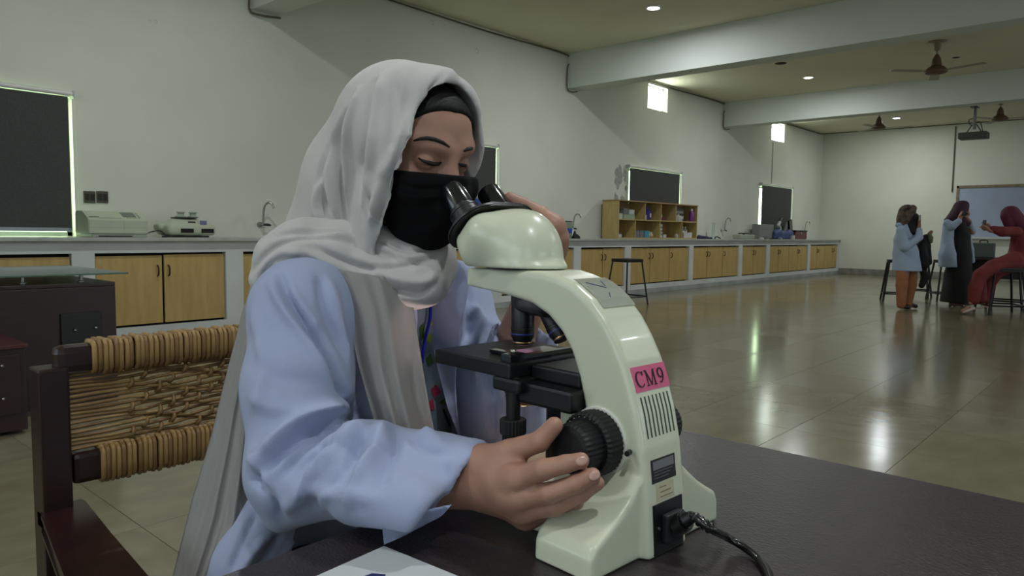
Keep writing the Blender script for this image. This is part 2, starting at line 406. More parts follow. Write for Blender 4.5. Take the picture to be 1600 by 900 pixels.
# ---- roller blinds
def blind(x0, x1, zt, zb, label):
    t = thing('roller_blind', label, 'blind', ((x0+x1)/2, Y1-.06, zt), group='charcoal roller blinds on the long wall'); w = (x1-x0)/2
    obj('blind_fabric', bx(-w, w, -.003, 0, zb-zt, -.02), m_blind, t)
    obj('roller_tube', tube(BM(), [(-w-.04, .0, .01), (w+.04, .0, .01)], .024, 12), m_white, t, smooth=False)
    obj('bottom_bar', bx(-w, w, -.012, .006, zb-zt-.035, zb-zt, .003), mat('blind_bar', (.55, .57, .6), .5), t)
    for s in (-1, 1): obj('bracket', bx(s*(w+.045)-.006, s*(w+.045)+.006, -.03, .06, -.03, .04), m_alu, t)
    obj('pull_cord', tube(BM(), [(w+.055, -.01, 0), (w+.06, -.012, (zb-zt)*.6), (w+.055, -.01, zb-zt+.1)], .0025, 5), m_white, t)
blind(.02, Xf(110, 7.42, 250), 2.27, 1.07, 'large charcoal roller blind at the left edge, left of the two wall sockets')
blind(5.85, Xf(776, 7.42, 250), 2.34, 1.05, 'charcoal roller blind behind the woman\'s head, mostly hidden')
blind(Xf(985, 7.42, 290), Xf(1063, 7.42, 290), 2.32, 1.1, 'charcoal roller blind behind the cubbyhole shelf')
blind(Xf(1191, 7.42, 320), Xf(1237, 7.42, 320), 2.34, 1.03, 'narrow far charcoal roller blind, last before the back wall corner')
# ---- counter: masonry, cabinets, worktop
m_mason = mat('white_masonry', (.76, .775, .755), .8, var=.07, vscale=3, bump=.5, bscale=12)
m_door = mat('birch_laminate', (.665, .555, .32), .45, col2=(.72, .61, .37), vscale=7, stretch=(3, 3, .5), bump=.1, bscale=40)
m_top = mat('worktop_stone', (.60, .615, .575), .3, col2=(.67, .68, .64), vscale=9, bump=.15, bscale=20)
m_dark = mat('dark_gap', (.06, .05, .04), .9)
m_hand = mat('dark_bronze_handle', (.25, .16, .09), .35, .7)
CE = 21.83
bays = [(-1.2, Xf(112), 3, [.33, .66]), (Xf(148), Xf(353), 2, [(Xf(256)-Xf(148))/(Xf(353)-Xf(148))]), (Xf(380), 5.55, 3, [.33, .66]), (5.75, 7.3, 3, [.33, .66]), (7.5, Xf(897), 4, [.25, .5, .75]),
        (Xf(908), Xf(977), 2, [.5]), (Xf(986), Xf(1077), 3, None), (Xf(1083.5), Xf(1155), 3, None), (Xf(1160), Xf(1198), 2, None), (Xf(1203), Xf(1262), 4, None), (Xf(1266), 21.75, 4, None)]
spl = {6: [1018, 1048], 7: [1107, 1131], 8: [1179], 9: [1218, 1234, 1248], 10: [1278, 1290, 1302]}
zlo, zhi = .17, .85; YF = 6.925
cb = thing('counter_base', 'white plastered masonry frame and plinth of the long wall counter', 'counter')
obj('plinth', bx(-2.4, CE, YF, YF+.12, 0, zlo), m_mason, cb); obj('top_rail', bx(-2.4, CE, YF, YF+.12, zhi, .954), m_mason, cb)
edges = [-2.4]+[v for b in bays for v in b[:2]]+[CE]
for a, b in zip(edges[0::2], edges[1::2]): obj('pier', bx(a, b, YF, YF+.12, zlo, zhi), m_mason, cb)
ph = BM(); box(ph, -2.41, CE, YF-.012, YF-.001, 0, .09, .004); 
tag(obj('plinth_band', ph, mat('grey_plinth', (.58, .6, .585), .8, var=.18, vscale=2.5, bump=.5, bscale=10)), 'worn grey band along the foot of the long counter', 'plinth')
wt = empty('worktop', (0, 0, 0)); tag(wt, 'long grey stone worktop running along the whole left wall', 'worktop')
xs = [-2.45, 1.2, 4.6, 8.4, 12.2, 16.3, 19.6, CE+.08]
for a, b in zip(xs[:-1], xs[1:]): obj('worktop_slab', bx(a+.0015, b-.0015, YF-.05, Y1-.001, .955, .990, .006), m_top, wt)
BL = ['birch cabinet at the left edge behind the glass-topped desk', 'two-door birch cabinet under the white analyser, left of the seated woman', 'birch cabinet half hidden behind the shoulder of the seated woman', 'birch cabinet hidden behind the scarf of the seated woman', 'birch cabinet right behind the microscope head, left of the two-door unit', 'two-door birch cabinet left of the black stool under the shelf', 'three-door birch cabinet directly behind the lone black stool', 'three-door birch cabinet just right of the lone black stool', 'narrow two-door birch cabinet in the middle of the far counter run', 'four-door birch cabinet under the grey box and blue covers', 'last four-door birch cabinet at the far end of the counter']
for i, (a, b, n, sp) in enumerate(bays):
    t = thing('cabinet', BL[i], 'cabinet', (a, YF+.05, zlo), group='birch cabinets under the long counter')
    if i in spl: cu = [a]+[Xf(p) for p in spl[i]]+[b]
    else: cu = [a]+[a+(b-a)*s for s in sp]+[b]
    obj('carcass', recalc(box(box(box(box(BM(), 0, b-a, .06, .45, 0, .01), 0, b-a, .06, .45, zhi-zlo-.01, zhi-zlo), 0, b-a, .44, .45, 0, zhi-zlo), 0, b-a, .03, .035, 0, zhi-zlo)), m_dark, t)
    for k, (p, q) in enumerate(zip(cu[:-1], cu[1:])):
        d = obj('door', bx(.012, q-p-.008, -.022, 0, .022, zhi-zlo-.02-random.random()*.01, .002), m_door, t); d.location = (p-a, 0, 0)
        right = (k % 2 == 0) if k < len(cu)-2 or len(cu) % 2 else False
        hx = q-p-.05 if right else .05
        obj('handle', tube(BM(), smoothpath([(hx, -.02, .46), (hx, -.05, .475), (hx, -.055, .51), (hx, -.05, .545), (hx, -.02, .56)], 3), .007, 6), m_hand, d, smooth=True)
# ---- wall bits
def wallp(px, py, Y=7.5): return on_plane(px, py, 1, Y)
def zc(px, py, Y): return float(on_plane(px, py, 1, Y)[2])
m_sock = mat('brown_socket', (.27, .25, .2), .5, var=.2, vscale=60); m_sockd = mat('socket_holes', (.1, .09, .08), .6)
for i, px in enumerate((139.5, 159.5)):
    p = wallp(px, 308); t = thing('wall_socket', ['left wall socket of the pair above the white analyser', 'right wall socket of the pair above the white analyser'][i], 'socket', p, group='brown wall sockets')
    obj('socket_plate', bx(-.05, .05, -.014, 0, -.055, .055, .004), m_sock, t)
    for s in (-1, 1): obj('socket_insert', bx(s*.022-.018, s*.022+.018, -.018, -.013, -.03, .03, .003), m_sockd, t)
m_cable = mat('old_cable', (.36, .35, .27), .7)
cab = [((602, -6), (885, 84), (893, 128), (908, 142), 'thin cable along the ceiling corner, dropping beside the near beam'), ((1016, 124), (1129, 160), (1133, 192), (1147, 198), 'thin cable above the first high window, dropping beside the second beam')]
for a, b, c, d, lab in cab:
    P0, P1 = wallp(*a, 7.47), wallp(*b, 7.47); P0[2] = P1[2] = ZC-.03; xe = 9.62 if b[0] < 1000 else 15.34
    if a[0] > 1000: P0[0] = 10.05
    P1[0] = xe; zb = 3.46 if b[0] < 1000 else 3.49
    tag(obj('ceiling_cable', tube(BM(), smoothpath([P0, (P0+P1)/2+[0, 0, -.015], P1, P1+[.0, -.005, -.2], (xe-.005, 7.46, zb+.02), (xe+.1, 7.46, zb-.04), (xe+.2, 7.4, zb-.03)], 6), .011, 6), m_cable, smooth=True), lab, 'cable')
xe = 4.03; tag(obj('ceiling_cable', tube(BM(), smoothpath([(2.0, 7.47, ZC-.03), (xe-.05, 7.47, ZC-.03), (xe-.01, 7.46, 3.6), (xe, 7.46, 3.43), (xe+.12, 7.44, 3.40), (xe+.33, 7.4, 3.41)], 6), .012, 6), m_cable, smooth=True), 'short cable loop under the beam end at top left', 'cable')
bm = BM()
for px, py in ((1234, 190), (1255, 197), (1278, 204)): pass
tag(obj('ceiling_cable', tube(bm, [(15.85, 7.47, ZC-.03), (18.5, 7.47, ZC-.04), (21.5, 7.47, ZC-.03), (21.56, 7.2, ZC-.03), (21.56, 1.0, ZC-.06)], .014, 6), m_cable), 'thin cable round the far ceiling corner', 'cable')
pp = on_plane(1494, 190, 0, X1-.02); pq = on_plane(1492, 300, 0, X1-.02)
tag(obj('wall_pipe', tube(BM(), [(X1-.02, pp[1], ZC-.06), (X1-.02, pp[1], pq[2])], .016, 8), m_cable), 'thin grey conduit running down the back wall to the whiteboard', 'pipe')
pr = wallp(1208, 215); tag(obj('wall_pipe', tube(BM(), [(pr[0], 7.49, 3.45), (pr[0], 7.49, 2.4)], .01, 6), mat('white_conduit', (.72, .73, .7), .6)), 'white surface conduit between far high window and its blind', 'pipe')
m_hole = mat('drill_hole', (.12, .11, .09), .9)
for i, (px, py, r) in enumerate([(745, 80, .035), (675, 35, .03), (694, 40, .018), (243, 34, .016), (234, 33, .012), (1049, 159, .035), (1230, 208, .04)]):
    p = wallp(px, py)
    tag(obj('wall_hole', lathe(BM(), [(r, 0), (r*.8, -.003), (0, -.003)], n=12, cap=False), m_hole), ['dark drill hole high on the wall above the scarf', 'larger drill hole under the ceiling cable, left of centre', 'smaller drill hole under the ceiling cable', 'right of two tiny marks high on the left wall', 'left of two tiny marks high on the left wall', 'drill hole right of the first high window', 'drill hole right of the far high window'][i], 'hole', 'drill holes in the wall').matrix_world = Matrix.Translation(Vector(p)+Vector((0, -.001, 0)))@Matrix.Rotation(math.radians(90), 4, 'X')
for i, (px, py) in enumerate([(1220, 99), (1494, 90)]):
    p = on_plane(px, py, 2, ZC)
    o = obj('ceiling_hole', lathe(BM(), [(.1 if i == 0 else .06, 0), (.09 if i == 0 else .05, -.004), (0, -.004)], n=16, cap=False), m_hole); o.location = p
    tag(o, ['empty dark light cutout in the ceiling beside the middle downlight', 'small dark hole in the ceiling beside the near fan'][i], 'hole')
# damp patch beside the third blind: peeling plaster, slightly proud
bm = BM(); pc = wallp(968, 282); random.seed(3)
for k in range(16):
    a = random.random()*6.28; rr = random.random(); cx, cz = pc[0]+math.cos(a)*rr*.24, pc[2]+math.sin(a)*rr*.42; r = .03+.06*random.random()
    prism(bm, [(cx+math.cos(6.28*j/9)*r*random.uniform(.6, 1.2), 7.4995, cz+math.sin(6.28*j/9)*r*random.uniform(.7, 1.6)) for j in range(9)], (0, -.0015-.0002*k, 0))
tag(obj('damp_patch', bm, mat('damp_plaster', (.60, .62, .59), .9, var=.12, vscale=20)), 'grey flaking damp patch on the wall left of the third blind', 'stain')
# ---- taps
m_chrome = mat('chrome', (.65, .65, .62), .25, .9); m_chd = mat('tap_dark', (.2, .2, .2), .4, .4)
def tap(px, py, s, label, group='taps along the worktop', m=m_chrome):
    p = wallp(px, py, 7.42); t = thing('tap', label, 'tap', p, group=group)
    obj('wall_flange', lathe(BM(), [(.03, 0), (.03, .02), (.014, .03), (.014, .09)], (0, .08, 0), (0, -1, 0), 14), m, t, smooth=True)
    obj('spout', tube(BM(), smoothpath([(0, 0, 0), (0, -.01, .1*s), (.005, -.03, .2*s), (.03, -.07, .245*s), (.06, -.1, .22*s), (.07, -.11, .18*s)], 5), .012, 10), m, t, smooth=True)
    obj('tap_handle', tube(BM(), [(0, 0, 0), (.05, -.01, 0), (.085, -.015, -.005)], [.011, .016, .012], 8), m_chd, t, smooth=True)
tap(411, 351, 1.0, 'gooseneck tap on the wall left of the woman')
tap(895, 357, 1.0, 'gooseneck tap beside the blue-screened device')
tap(1132, 360, 1.15, 'gooseneck tap right of the cubbyhole shelf')
tap(1257, 364, 1.35, 'last gooseneck tap, behind the red box near the corner')
# ---- whiteboard
p0 = on_plane(1497, 291, 0, X1); p1 = on_plane(1510, 372, 0, X1); zt, zb = p0[2], p1[2]; ya = p0[1]
t = thing('whiteboard', 'whiteboard with worn wooden frame on the back wall', 'whiteboard', (X1-.02, ya-1.6, zb))
obj('board_surface', bx(-.012, 0, -1.57, 1.57, .03, zt-zb-.04), mat('whiteboard_surface', (.60, .64, .72), .12, var=.08, vscale=1.5), t)
m_bf = mat('board_frame', (.47, .42, .33), .6, var=.2, vscale=12)
for q in ((-.03, .005, -1.62, 1.62, zt-zb-.06, zt-zb+.01), (-.03, .005, 1.56, 1.62, 0, zt-zb), (-.03, .005, -1.62, -1.56, 0, zt-zb)): obj('board_frame', bx(*q, .004), m_bf, t)
obj('pen_tray', bx(-.1, .005, -1.62, 1.62, -.02, .03, .006), mat('tray', (.72, .72, .7), .5), t)
# ---- ceiling fans
m_fan = mat('fan_enamel', (.50, .47, .38), .45, var=.1); m_fand = mat('fan_brown', (.36, .28, .2), .5)
def fan(x, y, zm, ang, label):
    t = thing('ceiling_fan', label, 'fan', (x, y, ZC), ang, 'ceiling fans')
    obj('canopy', lathe(BM(), [(.13, 0), (.13, -.012), (.05, -.03), (.045, -.12), (.02, -.14)], n=20), m_fan, t, smooth=True)
    h = zm-ZC
    obj('rod', tube(BM(), [(0, 0, -.12), (0, 0, h+.1)], .013, 8), m_fan, t)
    obj('lower_canopy', lathe(BM(), [(.02, h+.24), (.055, h+.18), (.07, h+.1), (.075, h+.07)], n=20), m_fand, t, smooth=True)
    obj('motor', lathe(BM(), [(.05, h+.08), (.11, h+.05), (.155, h), (.16, h-.02), (.13, h-.045), (.05, h-.06), (0, h-.062)], n=28, cap=False), m_fand, t, smooth=True)
    for k in range(3):
        a = k*2*math.pi/3; c, s = math.cos(a), math.sin(a)
        bm = BM(); pts = [(.14, -.03), (.25, -.065), (.68, -.07), (.70, 0), (.68, .07), (.25, .065), (.14, .03)]
        prism(bm, [(c*px-s*py, s*px+c*py, h-.015+.02*py) for px, py in pts], (0, 0, .004)); obj('blade', bm, m_fan, t)
fan(12.56, 2.70, 3.60, .25, 'ceiling fan in the middle bay, nearest of the three')
fan(18.3, 5.05, 3.62, .9, 'ceiling fan left of the farthest downlight')
fan(18.5, 2.72, 3.62, .5, 'ceiling fan right of the projector')
# ---- projector
a = on_plane(1521, 212, 0, 15.85)
t = thing('projector', 'dark ceiling projector hanging on a pole beyond the second beam', 'projector', (15.88, a[1], 3.5))
h = a[2]-3.5
obj('mount_plate', bx(-.18, .05, -.06, .06, -.012, 0), m_chd, t)
obj('pole', tube(BM(), [(0, 0, 0), (0, 0, h+.12)], .028, 10), mat('mount_grey', (.42, .42, .4), .5), t)
obj('yoke', tube(tube(BM(), [(0, -.12, h+.06), (0, -.04, h+.2), (0, 0, h+.22)], .01, 6), [(0, .12, h+.06), (0, .04, h+.2), (0, 0, h+.22)], .01, 6), m_chd, t)
obj('projector_body', bx(-.16, .16, -.23, .23, h-.06, h+.06, .02, 3), mat('projector_body', (.22, .22, .2), .5), t)
obj('lens', lathe(BM(), [(.05, 0), (.05, .03), (.035, .035), (.03, .02)], (.16, .1, h), (1, 0, 0), 16), m_chd, t)
obj('loose_cable', tube(BM(), smoothpath([(0, .03, -.2), (.02, .1, h+.3), (0, .05, h+.2), (0, -.08, h+.25), (.05, -.13, h+.08)], 5), .009, 6), m_chd, t, smooth=True)
# ================================================================== FOREGROUND TABLE
m_table = mat('dark_table_laminate', (.165, .14, .148), .34, col2=(.20, .172, .18), vscale=90, bump=.5, bscale=420, stretch=(1, .35, 1), coat=.0)
TZ = .74
t = thing('lab_table', 'dark brown laminate table in the foreground carrying the microscope', 'table', (0, 0, 0))
obj('tabletop', bx(-.75, 1.122, -1.0, .668, TZ-.032, TZ, .003), m_table, t)
obj('edge_strip', bx(-.75, 1.120, .6685, .6705, TZ-.031, TZ-.002), mat('edge_band', (.2, .17, .16), .4), t)
for x in (-.66, 1.04):
    for y in (-.92, .58): obj('leg', bx(x-.025, x+.025, y-.025, y+.025, .0, TZ-.032, .003), mat('dark_steel', (.08, .08, .08), .45, .3), t)
for y in (-.92, .58): obj('apron', bx(-.63, 1.01, y-.012, y+.012, TZ-.1, TZ-.033), m_table, t)
# paper
m_paper = mat('paper', (.72, .74, .75), .7, var=.02)
pc = on_plane(598, 852, 2, TZ+.004)
t = thing('notebook', 'white paper notebook at the table edge in front of the coat sleeve', 'notebook', (pc[0], pc[1], TZ+.0005), .07)
for i in range(3): obj('sheet', bx(-.297+.001*i, 0, -.21, 0-.001*i, i*.0012, i*.0012+.001), m_paper, t)
m_ink = mat('blue_ink', (.12, .15, .35), .5)
obj('ink_drawing', prism(BM(), [(-.072, -.052, .0035), (-.064, -.038, .0035), (-.05, -.04, .0035), (-.043, -.052, .0035), (-.053, -.062, .0035)], (0, 0, .0003)), m_ink, t)
# ================================================================== MICROSCOPE (local frame: u across, v towards the user, z up)
m_mic = mat('microscope_enamel', (.79, .81, .715), .3, coat=.35, var=.015, vscale=3, bump=.03, bscale=900)
m_blk = mat('satin_black', (.045, .045, .05), .38, bump=.1, bscale=500)
m_blkg = mat('gloss_black', (.05, .06, .075), .16, coat=.6)
m_rub = mat('rubber_black', (.05, .052, .055), .6, bump=.2, bscale=600)
m_brass = mat('brass_ring', (.75, .6, .42), .3, .9)
MO = (.636, .374, TZ+.0005); MA = math.radians(-4)
mic = thing('microscope', 'cream binocular microscope with a pink CM9 label on its arm', 'microscope', MO, MA)
BL_ = np.array([[math.cos(MA), math.sin(MA), 0], [-math.sin(MA), math.cos(MA), 0], [0, 0, 1]])
def mloc(px, py, ax, v):
    d = BL_@ray(px, py); c = BL_@(CAMP-np.array(MO)); return c+d*((v-c[ax])/d[ax])
outer = [(.300, .2925), (.20, .2945), (.16, .2945), (.138, .290), (.112, .282), (.088, .267), (.068, .247), (.053, .226), (.04, .203), (.031, .18), (.021, .15), (.013, .115), (.006, .06), (.001, -.01)]
inner = [(.092, -.01), (.090, .10), (.091, .13), (.095, .151), (.103, .179), (.115, .206), (.130, .226), (.151, .243), (.179, .255), (.229, .263), (.300, .269)]
V_ = Vol((-.11, -.02, -.006), (.18, .32, .31), .0024)
V_.prism(outer+inner, 0, 0, .074, r=.007)
V_.fn(lambda X, Y, Z: (np.abs(X-.037)-(.037-.004*np.clip((Y-.2)/.1, 0, 1))), mode='and')
V_.prism([(-.082, -.01), (-.080, .022), (-.073, .033), (-.055, .043), (-.036, .054), (-.018, .067), (-.002, .086), (.004, .088), (.070, .088), (.076, .086), (.092, .073), (.112, .058), (.132, .046), (.150, .036), (.156, .024), (.158, -.01)], 1, .0125, .090, r=.005, k=.001)
V_.fn(lambda X, Y, Z: np.sqrt(((X-.037)/.072)**2+((Y-.17)/.12)**2)*.07-.07+np.maximum(Z-.042, 0)*1.0, k=.012, lo=(-.06, .04, -.006), hi=(.13, .31, .06))
V_.rbox((.037, .11, .07), (.026, .030, .078), .004, k=.003)
V_.fn(lambda X, Y, Z: -Z, mode='and')
v, q = V_.mesh(); v = relax(v, q, 2, .5)
np_mesh('arm_and_base', v, q, m_mic, mic)
# binocular head
hv = Vol((-.05, .13, .285), (.12, .36, .40), .0022)
n48 = np.array([0, math.cos(.8), math.sin(.8)]); R48 = [[1, 0, 0], [0, -n48[2], n48[1]], [0, n48[1], n48[2]]]
PC = np.array([.0385, .288, .345])
hv.ell((.037, .2265, .306), (.046, .052, .062), k=.02)
hv.rbox(PC-n48*.024, (.064, .039, .026), .0255, R48, k=.03)
hv.ell((.037, .224, .297), (.045, .058, .016), k=.006)
hv.fn(lambda X, Y, Z: .2957-Z, mode='and'); hv.fn(lambda X, Y, Z: ((Y-PC[1])*n48[1]+(Z-PC[2])*n48[2]), mode='and', k=.003)
hv.fn(lambda X, Y, Z: (Y-.303)*.886-(Z-.293)*.464+7*(X-.037)**2, mode='and', k=.008)
v, q = hv.mesh(); v = relax(v, q, 2, .5); N_ = vnormals(v, q)
# moulded groove running from the plate down to the seam
for sgn in (-1, 1):
    a = np.array([.037+sgn*.05, .30, .345]); b = np.array([.037+sgn*.036, .215, .30]); t_ = np.clip(((v-a)@(b-a))/((b-a)@(b-a)), 0, 1); d_ = np.linalg.norm(v-a-t_[:, None]*(b-a), axis=1); v = v-N_*(.0022*np.exp(-(d_/.004)**2)*((v[:, 0]-.037)*sgn > 0))[:, None]
np_mesh('binocular_head', v, q, m_mic, mic)
obj('swivel_ring', lathe(BM(), [(.044, 0), (.045, .001), (.045, .0035), (.044, .0045)], (.037, .223, .2945), n=40), m_blk, mic, auto=40)
def stad(c, hu, hr, n=14):
    out = []
    for s in (1, -1):
        for k in range(n+1):
            a = -math.pi/2+math.pi*k/n; p = (c[0]+s*(hu-hr)+s*math.cos(a)*hr, s*math.sin(a)*hr)
            out.append(p)
    return out
axv = np.array([0, -n48[2], n48[1]]) # up-slope direction within the plate
def on_plate(u, w, h): return PC+np.array([u, 0, 0])+axv*w+n48*h
obj('eyepiece_plate', prism(BM(), [tuple(on_plate(a, b, -.001)) for a, b in stad((0, 0), .0675, .042)], tuple(n48*.006), .0015), m_blk, mic, auto=40)
obj('slide_rail', prism(BM(), [tuple(on_plate(a, b, .005)) for a, b in stad((0, 0), .052, .02)], tuple(n48*.003), .001), m_blk, mic, auto=40)
for s, lab in ((-1, None), (1, None)):
    c = on_plate(s*.0335-.0065, .006, .008); e = thing_ = empty('eyepiece', tuple(c)); e.parent = mic
    obj('tube', lathe(BM(), [(.0208, 0), (.0208, .006), (.0200, .007), (.0200, .010), (.0208, .011), (.0208, .0135), (.0178, .015), (.0178, .018)], axis=tuple(n48), n=36), m_blk, e, auto=35)
    obj('ocular', lathe(BM(), [(.0174, .018), (.0178, .022), (.0171, .051), (.0162, .055), (.0130, .0555), (.0112, .0462)], axis=tuple(n48), n=36, cap=False), m_blkg, e, auto=35)
    obj('lens', lathe(BM(), [(.0112, .0462), (.006, .048), (0, .0485)], axis=tuple(n48), n=24, cap=False), mat('lens_glass', (.1, .12, .15), .05, coat=1), e, smooth=True)
for k in range(5): obj('scale_tick', bx(-.0004, .0004, -.0002, .0002, 0, .004), mat('white_print', (.75, .75, .75), .5), mic).location = tuple(on_plate(-.008+.004*k, -.037, .004))
# rear face fittings
op = sorted((z, v_) for v_, z in outer if v_ < .17)
def rv(z): return float(np.interp(z, [a for a, _ in op], [b for _, b in op]))
def rear_slab(u0, u1, z0, z1, off, th, n=6):
    bm = BM(); rows = []
    for i in range(n+1):
        z = z0+(z1-z0)*i/n; y = rv(z)-off
        rows.append([bm.verts.new((u, y+d, z)) for u, d in ((u0, 0), (u1, 0), (u1, th), (u0, th))])
    for a, b in zip(rows[:-1], rows[1:]):
        for k in range(4): bm.faces.new((a[k], a[(k+1) % 4], b[(k+1) % 4], b[k]))
    bm.faces.new(rows[0][::-1]); bm.faces.new(rows[-1]); return recalc(bm)
m_pink = mat('pink_label', (.79, .36, .50), .55, var=.03, vscale=40)
m_lbk = mat('black_label', (.07, .08, .09), .4); m_ink2 = mat('black_ink', (.05, .04, .07), .5); m_yel = mat('aged_sticker', (.72, .70, .58), .6, var=.06, vscale=90)
lb = obj('pink_label', rear_slab(.008, .070, .172, .1975, .0004, .0008), m_pink, mic); lb['label'] = 'pink sticker lettered CM9'
def text_on(body, u, z, size, m, parent, off=.0009, name='lettering', tilt=0, squeeze=1):
    cu = bpy.data.curves.new(name, 'FONT'); cu.body = body; cu.size = size; cu.extrude = .00015; cu.align_x = 'CENTER'; cu.align_y = 'CENTER'; cu.materials.append(m)
    o = bpy.data.objects.new(name, cu); COL.objects.link(o); bpy.context.view_layer.update()
    me = bpy.data.meshes.new_from_object(o.evaluated_get(bpy.context.evaluated_depsgraph_get())); bpy.data.objects.remove(o); o = bpy.data.objects.new(name, me); COL.objects.link(o); o.parent = parent
    dz = .004; sl = math.atan2(rv(z+dz)-rv(z-dz), 2*dz)
    o.location = (u, rv(z)-off, z); o.rotation_euler = (math.pi/2-sl, tilt, 0); o.scale = (squeeze, 1, 1); return o
def ribbon(pts, ws, m, parent, name='letter'):
    """flat ink stroke of varying width laid on the rear face; pts are (u, z)"""
    pts = [np.array(p, float) for p in pts]; bm = BM(); rows = []
    for i, p in enumerate(pts):
        d = pts[min(i+1, len(pts)-1)]-pts[max(i-1, 0)]; d /= np.linalg.norm(d); n = np.array([-d[1], d[0]])*ws[min(i, len(ws)-1)]/2
        rows.append([bm.verts.new((q[0], rv(q[1])-o, q[1])) for q, o in ((p-n, .0013), (p+n, .0013), (p+n, .0007), (p-n, .0007))])
    for a, b in zip(rows[:-1], rows[1:]):
        for k in range(4): bm.faces.new((a[k], a[(k+1) % 4], b[(k+1) % 4], b[k]))
    bm.faces.new(rows[0][::-1]); bm.faces.new(rows[-1]); return obj(name, recalc(bm), m, parent)
zb, zt_ = .1772, .1925; zm = (zb+zt_)/2; hz = (zt_-zb)/2
ribbon([(.0195+.0068*math.cos(a), zm+hz*math.sin(a)) for a in np.linspace(.75, 5.55, 22)], [.0008+.0017*max(0, -math.cos(a))**1.2 for a in np.linspace(.75, 5.55, 22)], m_ink2, lb)
ribbon([(.0248, zm+hz*.45), (.0250, zm+hz*1.0)], [.0009], m_ink2, lb)
for P_, w_ in (([(.0315, zb), (.0315, zt_)], .0008), ([(.0312, zt_), (.0382, zb)], .0020), ([(.0382, zb), (.0448, zt_)], .0008), ([(.0448, zb), (.0448, zt_)], .0020), ([(.0292, zb), (.0338, zb)], .0008), ([(.0422, zb), (.0474, zb)], .0008), ([(.0288, zt_), (.0325, zt_)], .0008), ([(.0440, zt_), (.0474, zt_)], .0008)): ribbon(P_, [w_], m_ink2, lb)
ribbon([(.0568+.0044*math.cos(a), zm+hz*.38+hz*.62*math.sin(a)) for a in np.linspace(0, 2*math.pi, 22)], [.0009+.0010*abs(math.cos(a)) for a in np.linspace(0, 2*math.pi, 22)], m_ink2, lb)
ribbon([(.0612, zm+hz*.35), (.0610, zm-hz*.1), (.0590, zm-hz*.6), (.0555, zb+.0004), (.0532, zb+.0012)], [.0019, .0018, .0014, .0009, .0014], m_ink2, lb)
for k in range(8):
    u = .013+k*.0069; obj('vent_slot', rear_slab(u-.0011, u+.0011, .125, .167, .0004, .001, 5), mat('vent_shadow', (.25, .30, .25), .8), mic)
l2 = obj('rating_plate', rear_slab(.012, .056, .078, .1025, .0006, .001), m_lbk, mic)
obj('plate_window', rear_slab(.015, .053, .0915, .1005, .0009, .0004, 2), mat('plate_grey', (.42, .43, .45), .4), l2)
text_on('SN', .0225, .0955, .006, m_ink2, l2, .0013) if False else None
for k in range(3): obj('print_line', rear_slab(.016, .05-.004*k, .0895-.0032*k-.0008, .0895-.0032*k, .0009, .0004, 1), mat('plate_print', (.33, .34, .36), .5), l2)
l3 = obj('inspection_sticker', rear_slab(.018, .05, .058, .0765, .0006, .001), m_yel, mic)
for k, w in enumerate((.012, .02, .024)): obj('print_line', rear_slab(.024, .024+w, .0725-k*.005-.0008, .0725-k*.005, .0008, .0003, 1), mat('sticker_print', (.42, .36, .28), .6), l3)
sp = obj('socket_panel', rear_slab(.010, .064, .003, .056, .0010, .003), m_blk, mic)
obj('panel_header', rear_slab(.012, .062, .048, .055, .0014, .0006, 2), m_lbk, sp)
obj('screw', lathe(BM(), [(.0018, 0), (.0018, .001), (0, .0012)], (.019, rv(.03)-.001, .03), (0, -1, 0), 10), m_chrome, sp)
obj('power_inlet', bx(.024, .056, -.005, .004, .012, .044, .003), m_rub, sp)
# nosepiece and objectives
no = obj('nosepiece', lathe(BM(), [(.030, 0), (.036, .004), (.037, .012), (.034, .018), (.030, .020)], (.037, .200, .243), (0, -.20, 1), 36), m_blk, mic, auto=35)
def objective(c, d, L, r, lab=None):
    d = Vector(d).normalized(); o = obj('objective', lathe(BM(), [(r*.9, 0), (r, .003), (r, L*.55), (r*1.03, L*.56), (r*1.03, L*.62), (r, L*.63), (r, L*.78), (r*.82, L*.88), (r*.8, L*.97), (r*.5, L)], c, tuple(d), 28), m_blk, no, auto=30)
    obj('colour_ring', lathe(BM(), [(r*1.015, L*.70), (r*1.03, L*.71), (r*1.03, L*.73), (r*1.015, L*.74)], c, tuple(d), 28, cap=False), mat('blue_ring', (.15, .2, .5), .4), o, smooth=True)
    obj('metal_tip', lathe(BM(), [(r*.81, L*.90), (r*.83, L*.91), (r*.83, L*.93), (r*.81, L*.94)], c, tuple(d), 24, cap=False), m_brass, o, smooth=True)
objective((.037, .228, .25), (0, 0, -1), .054, .0148)
objective((.037, .186, .247), (0, -.55, -.78), .046, .0125)
objective((.066, .205, .247), (.5, .1, -.75), .036, .0125)
# stage
st = empty('stage', (0, 0, 0)); st.parent = mic
obj('stage_plate', bx(-.034, .112, .178, .318, .169, .187, .002), m_blk, st)
obj('stage_block', bx(-.02, .08, .095, .20, .140, .1655, .004), m_blk, st)
obj('stage_back', bx(.0, .074, .100, .176, .1655, .183, .003), m_blk, st)
obj('slide_holder', recalc(box(box(box(BM(), .0, .10, .186, .196, .1875, .193, .001), .0, .012, .19, .25, .1875, .192, .001), -.028, .0, .184, .2, .176, .196, .002)), m_blkg, st)
sl_ = obj('glass_slide', bx(.012, .088, .212, .238, .1876, .1888), mat('slide_glass', (.8, .75, .8), .08, trans=.7), st)
obj('stage_glow_disc', lathe(BM(), [(.0135, .1872), (.0135, .1875), (0, .1875)], (.037, .228, 0), n=24, cap=False), mat('stage_glow_disc', (1, .9, .95), .3, emit=1.6, ecol=(.95, .72, .86)), st)  # emissive disc standing in for lamp light coming through the solid stage
obj('stage_screw', lathe(BM(), [(.004, 0), (.004, .004), (0, .005)], (-.014, .192, .196), (0, 0, 1), 12), m_chrome, st, smooth=True)
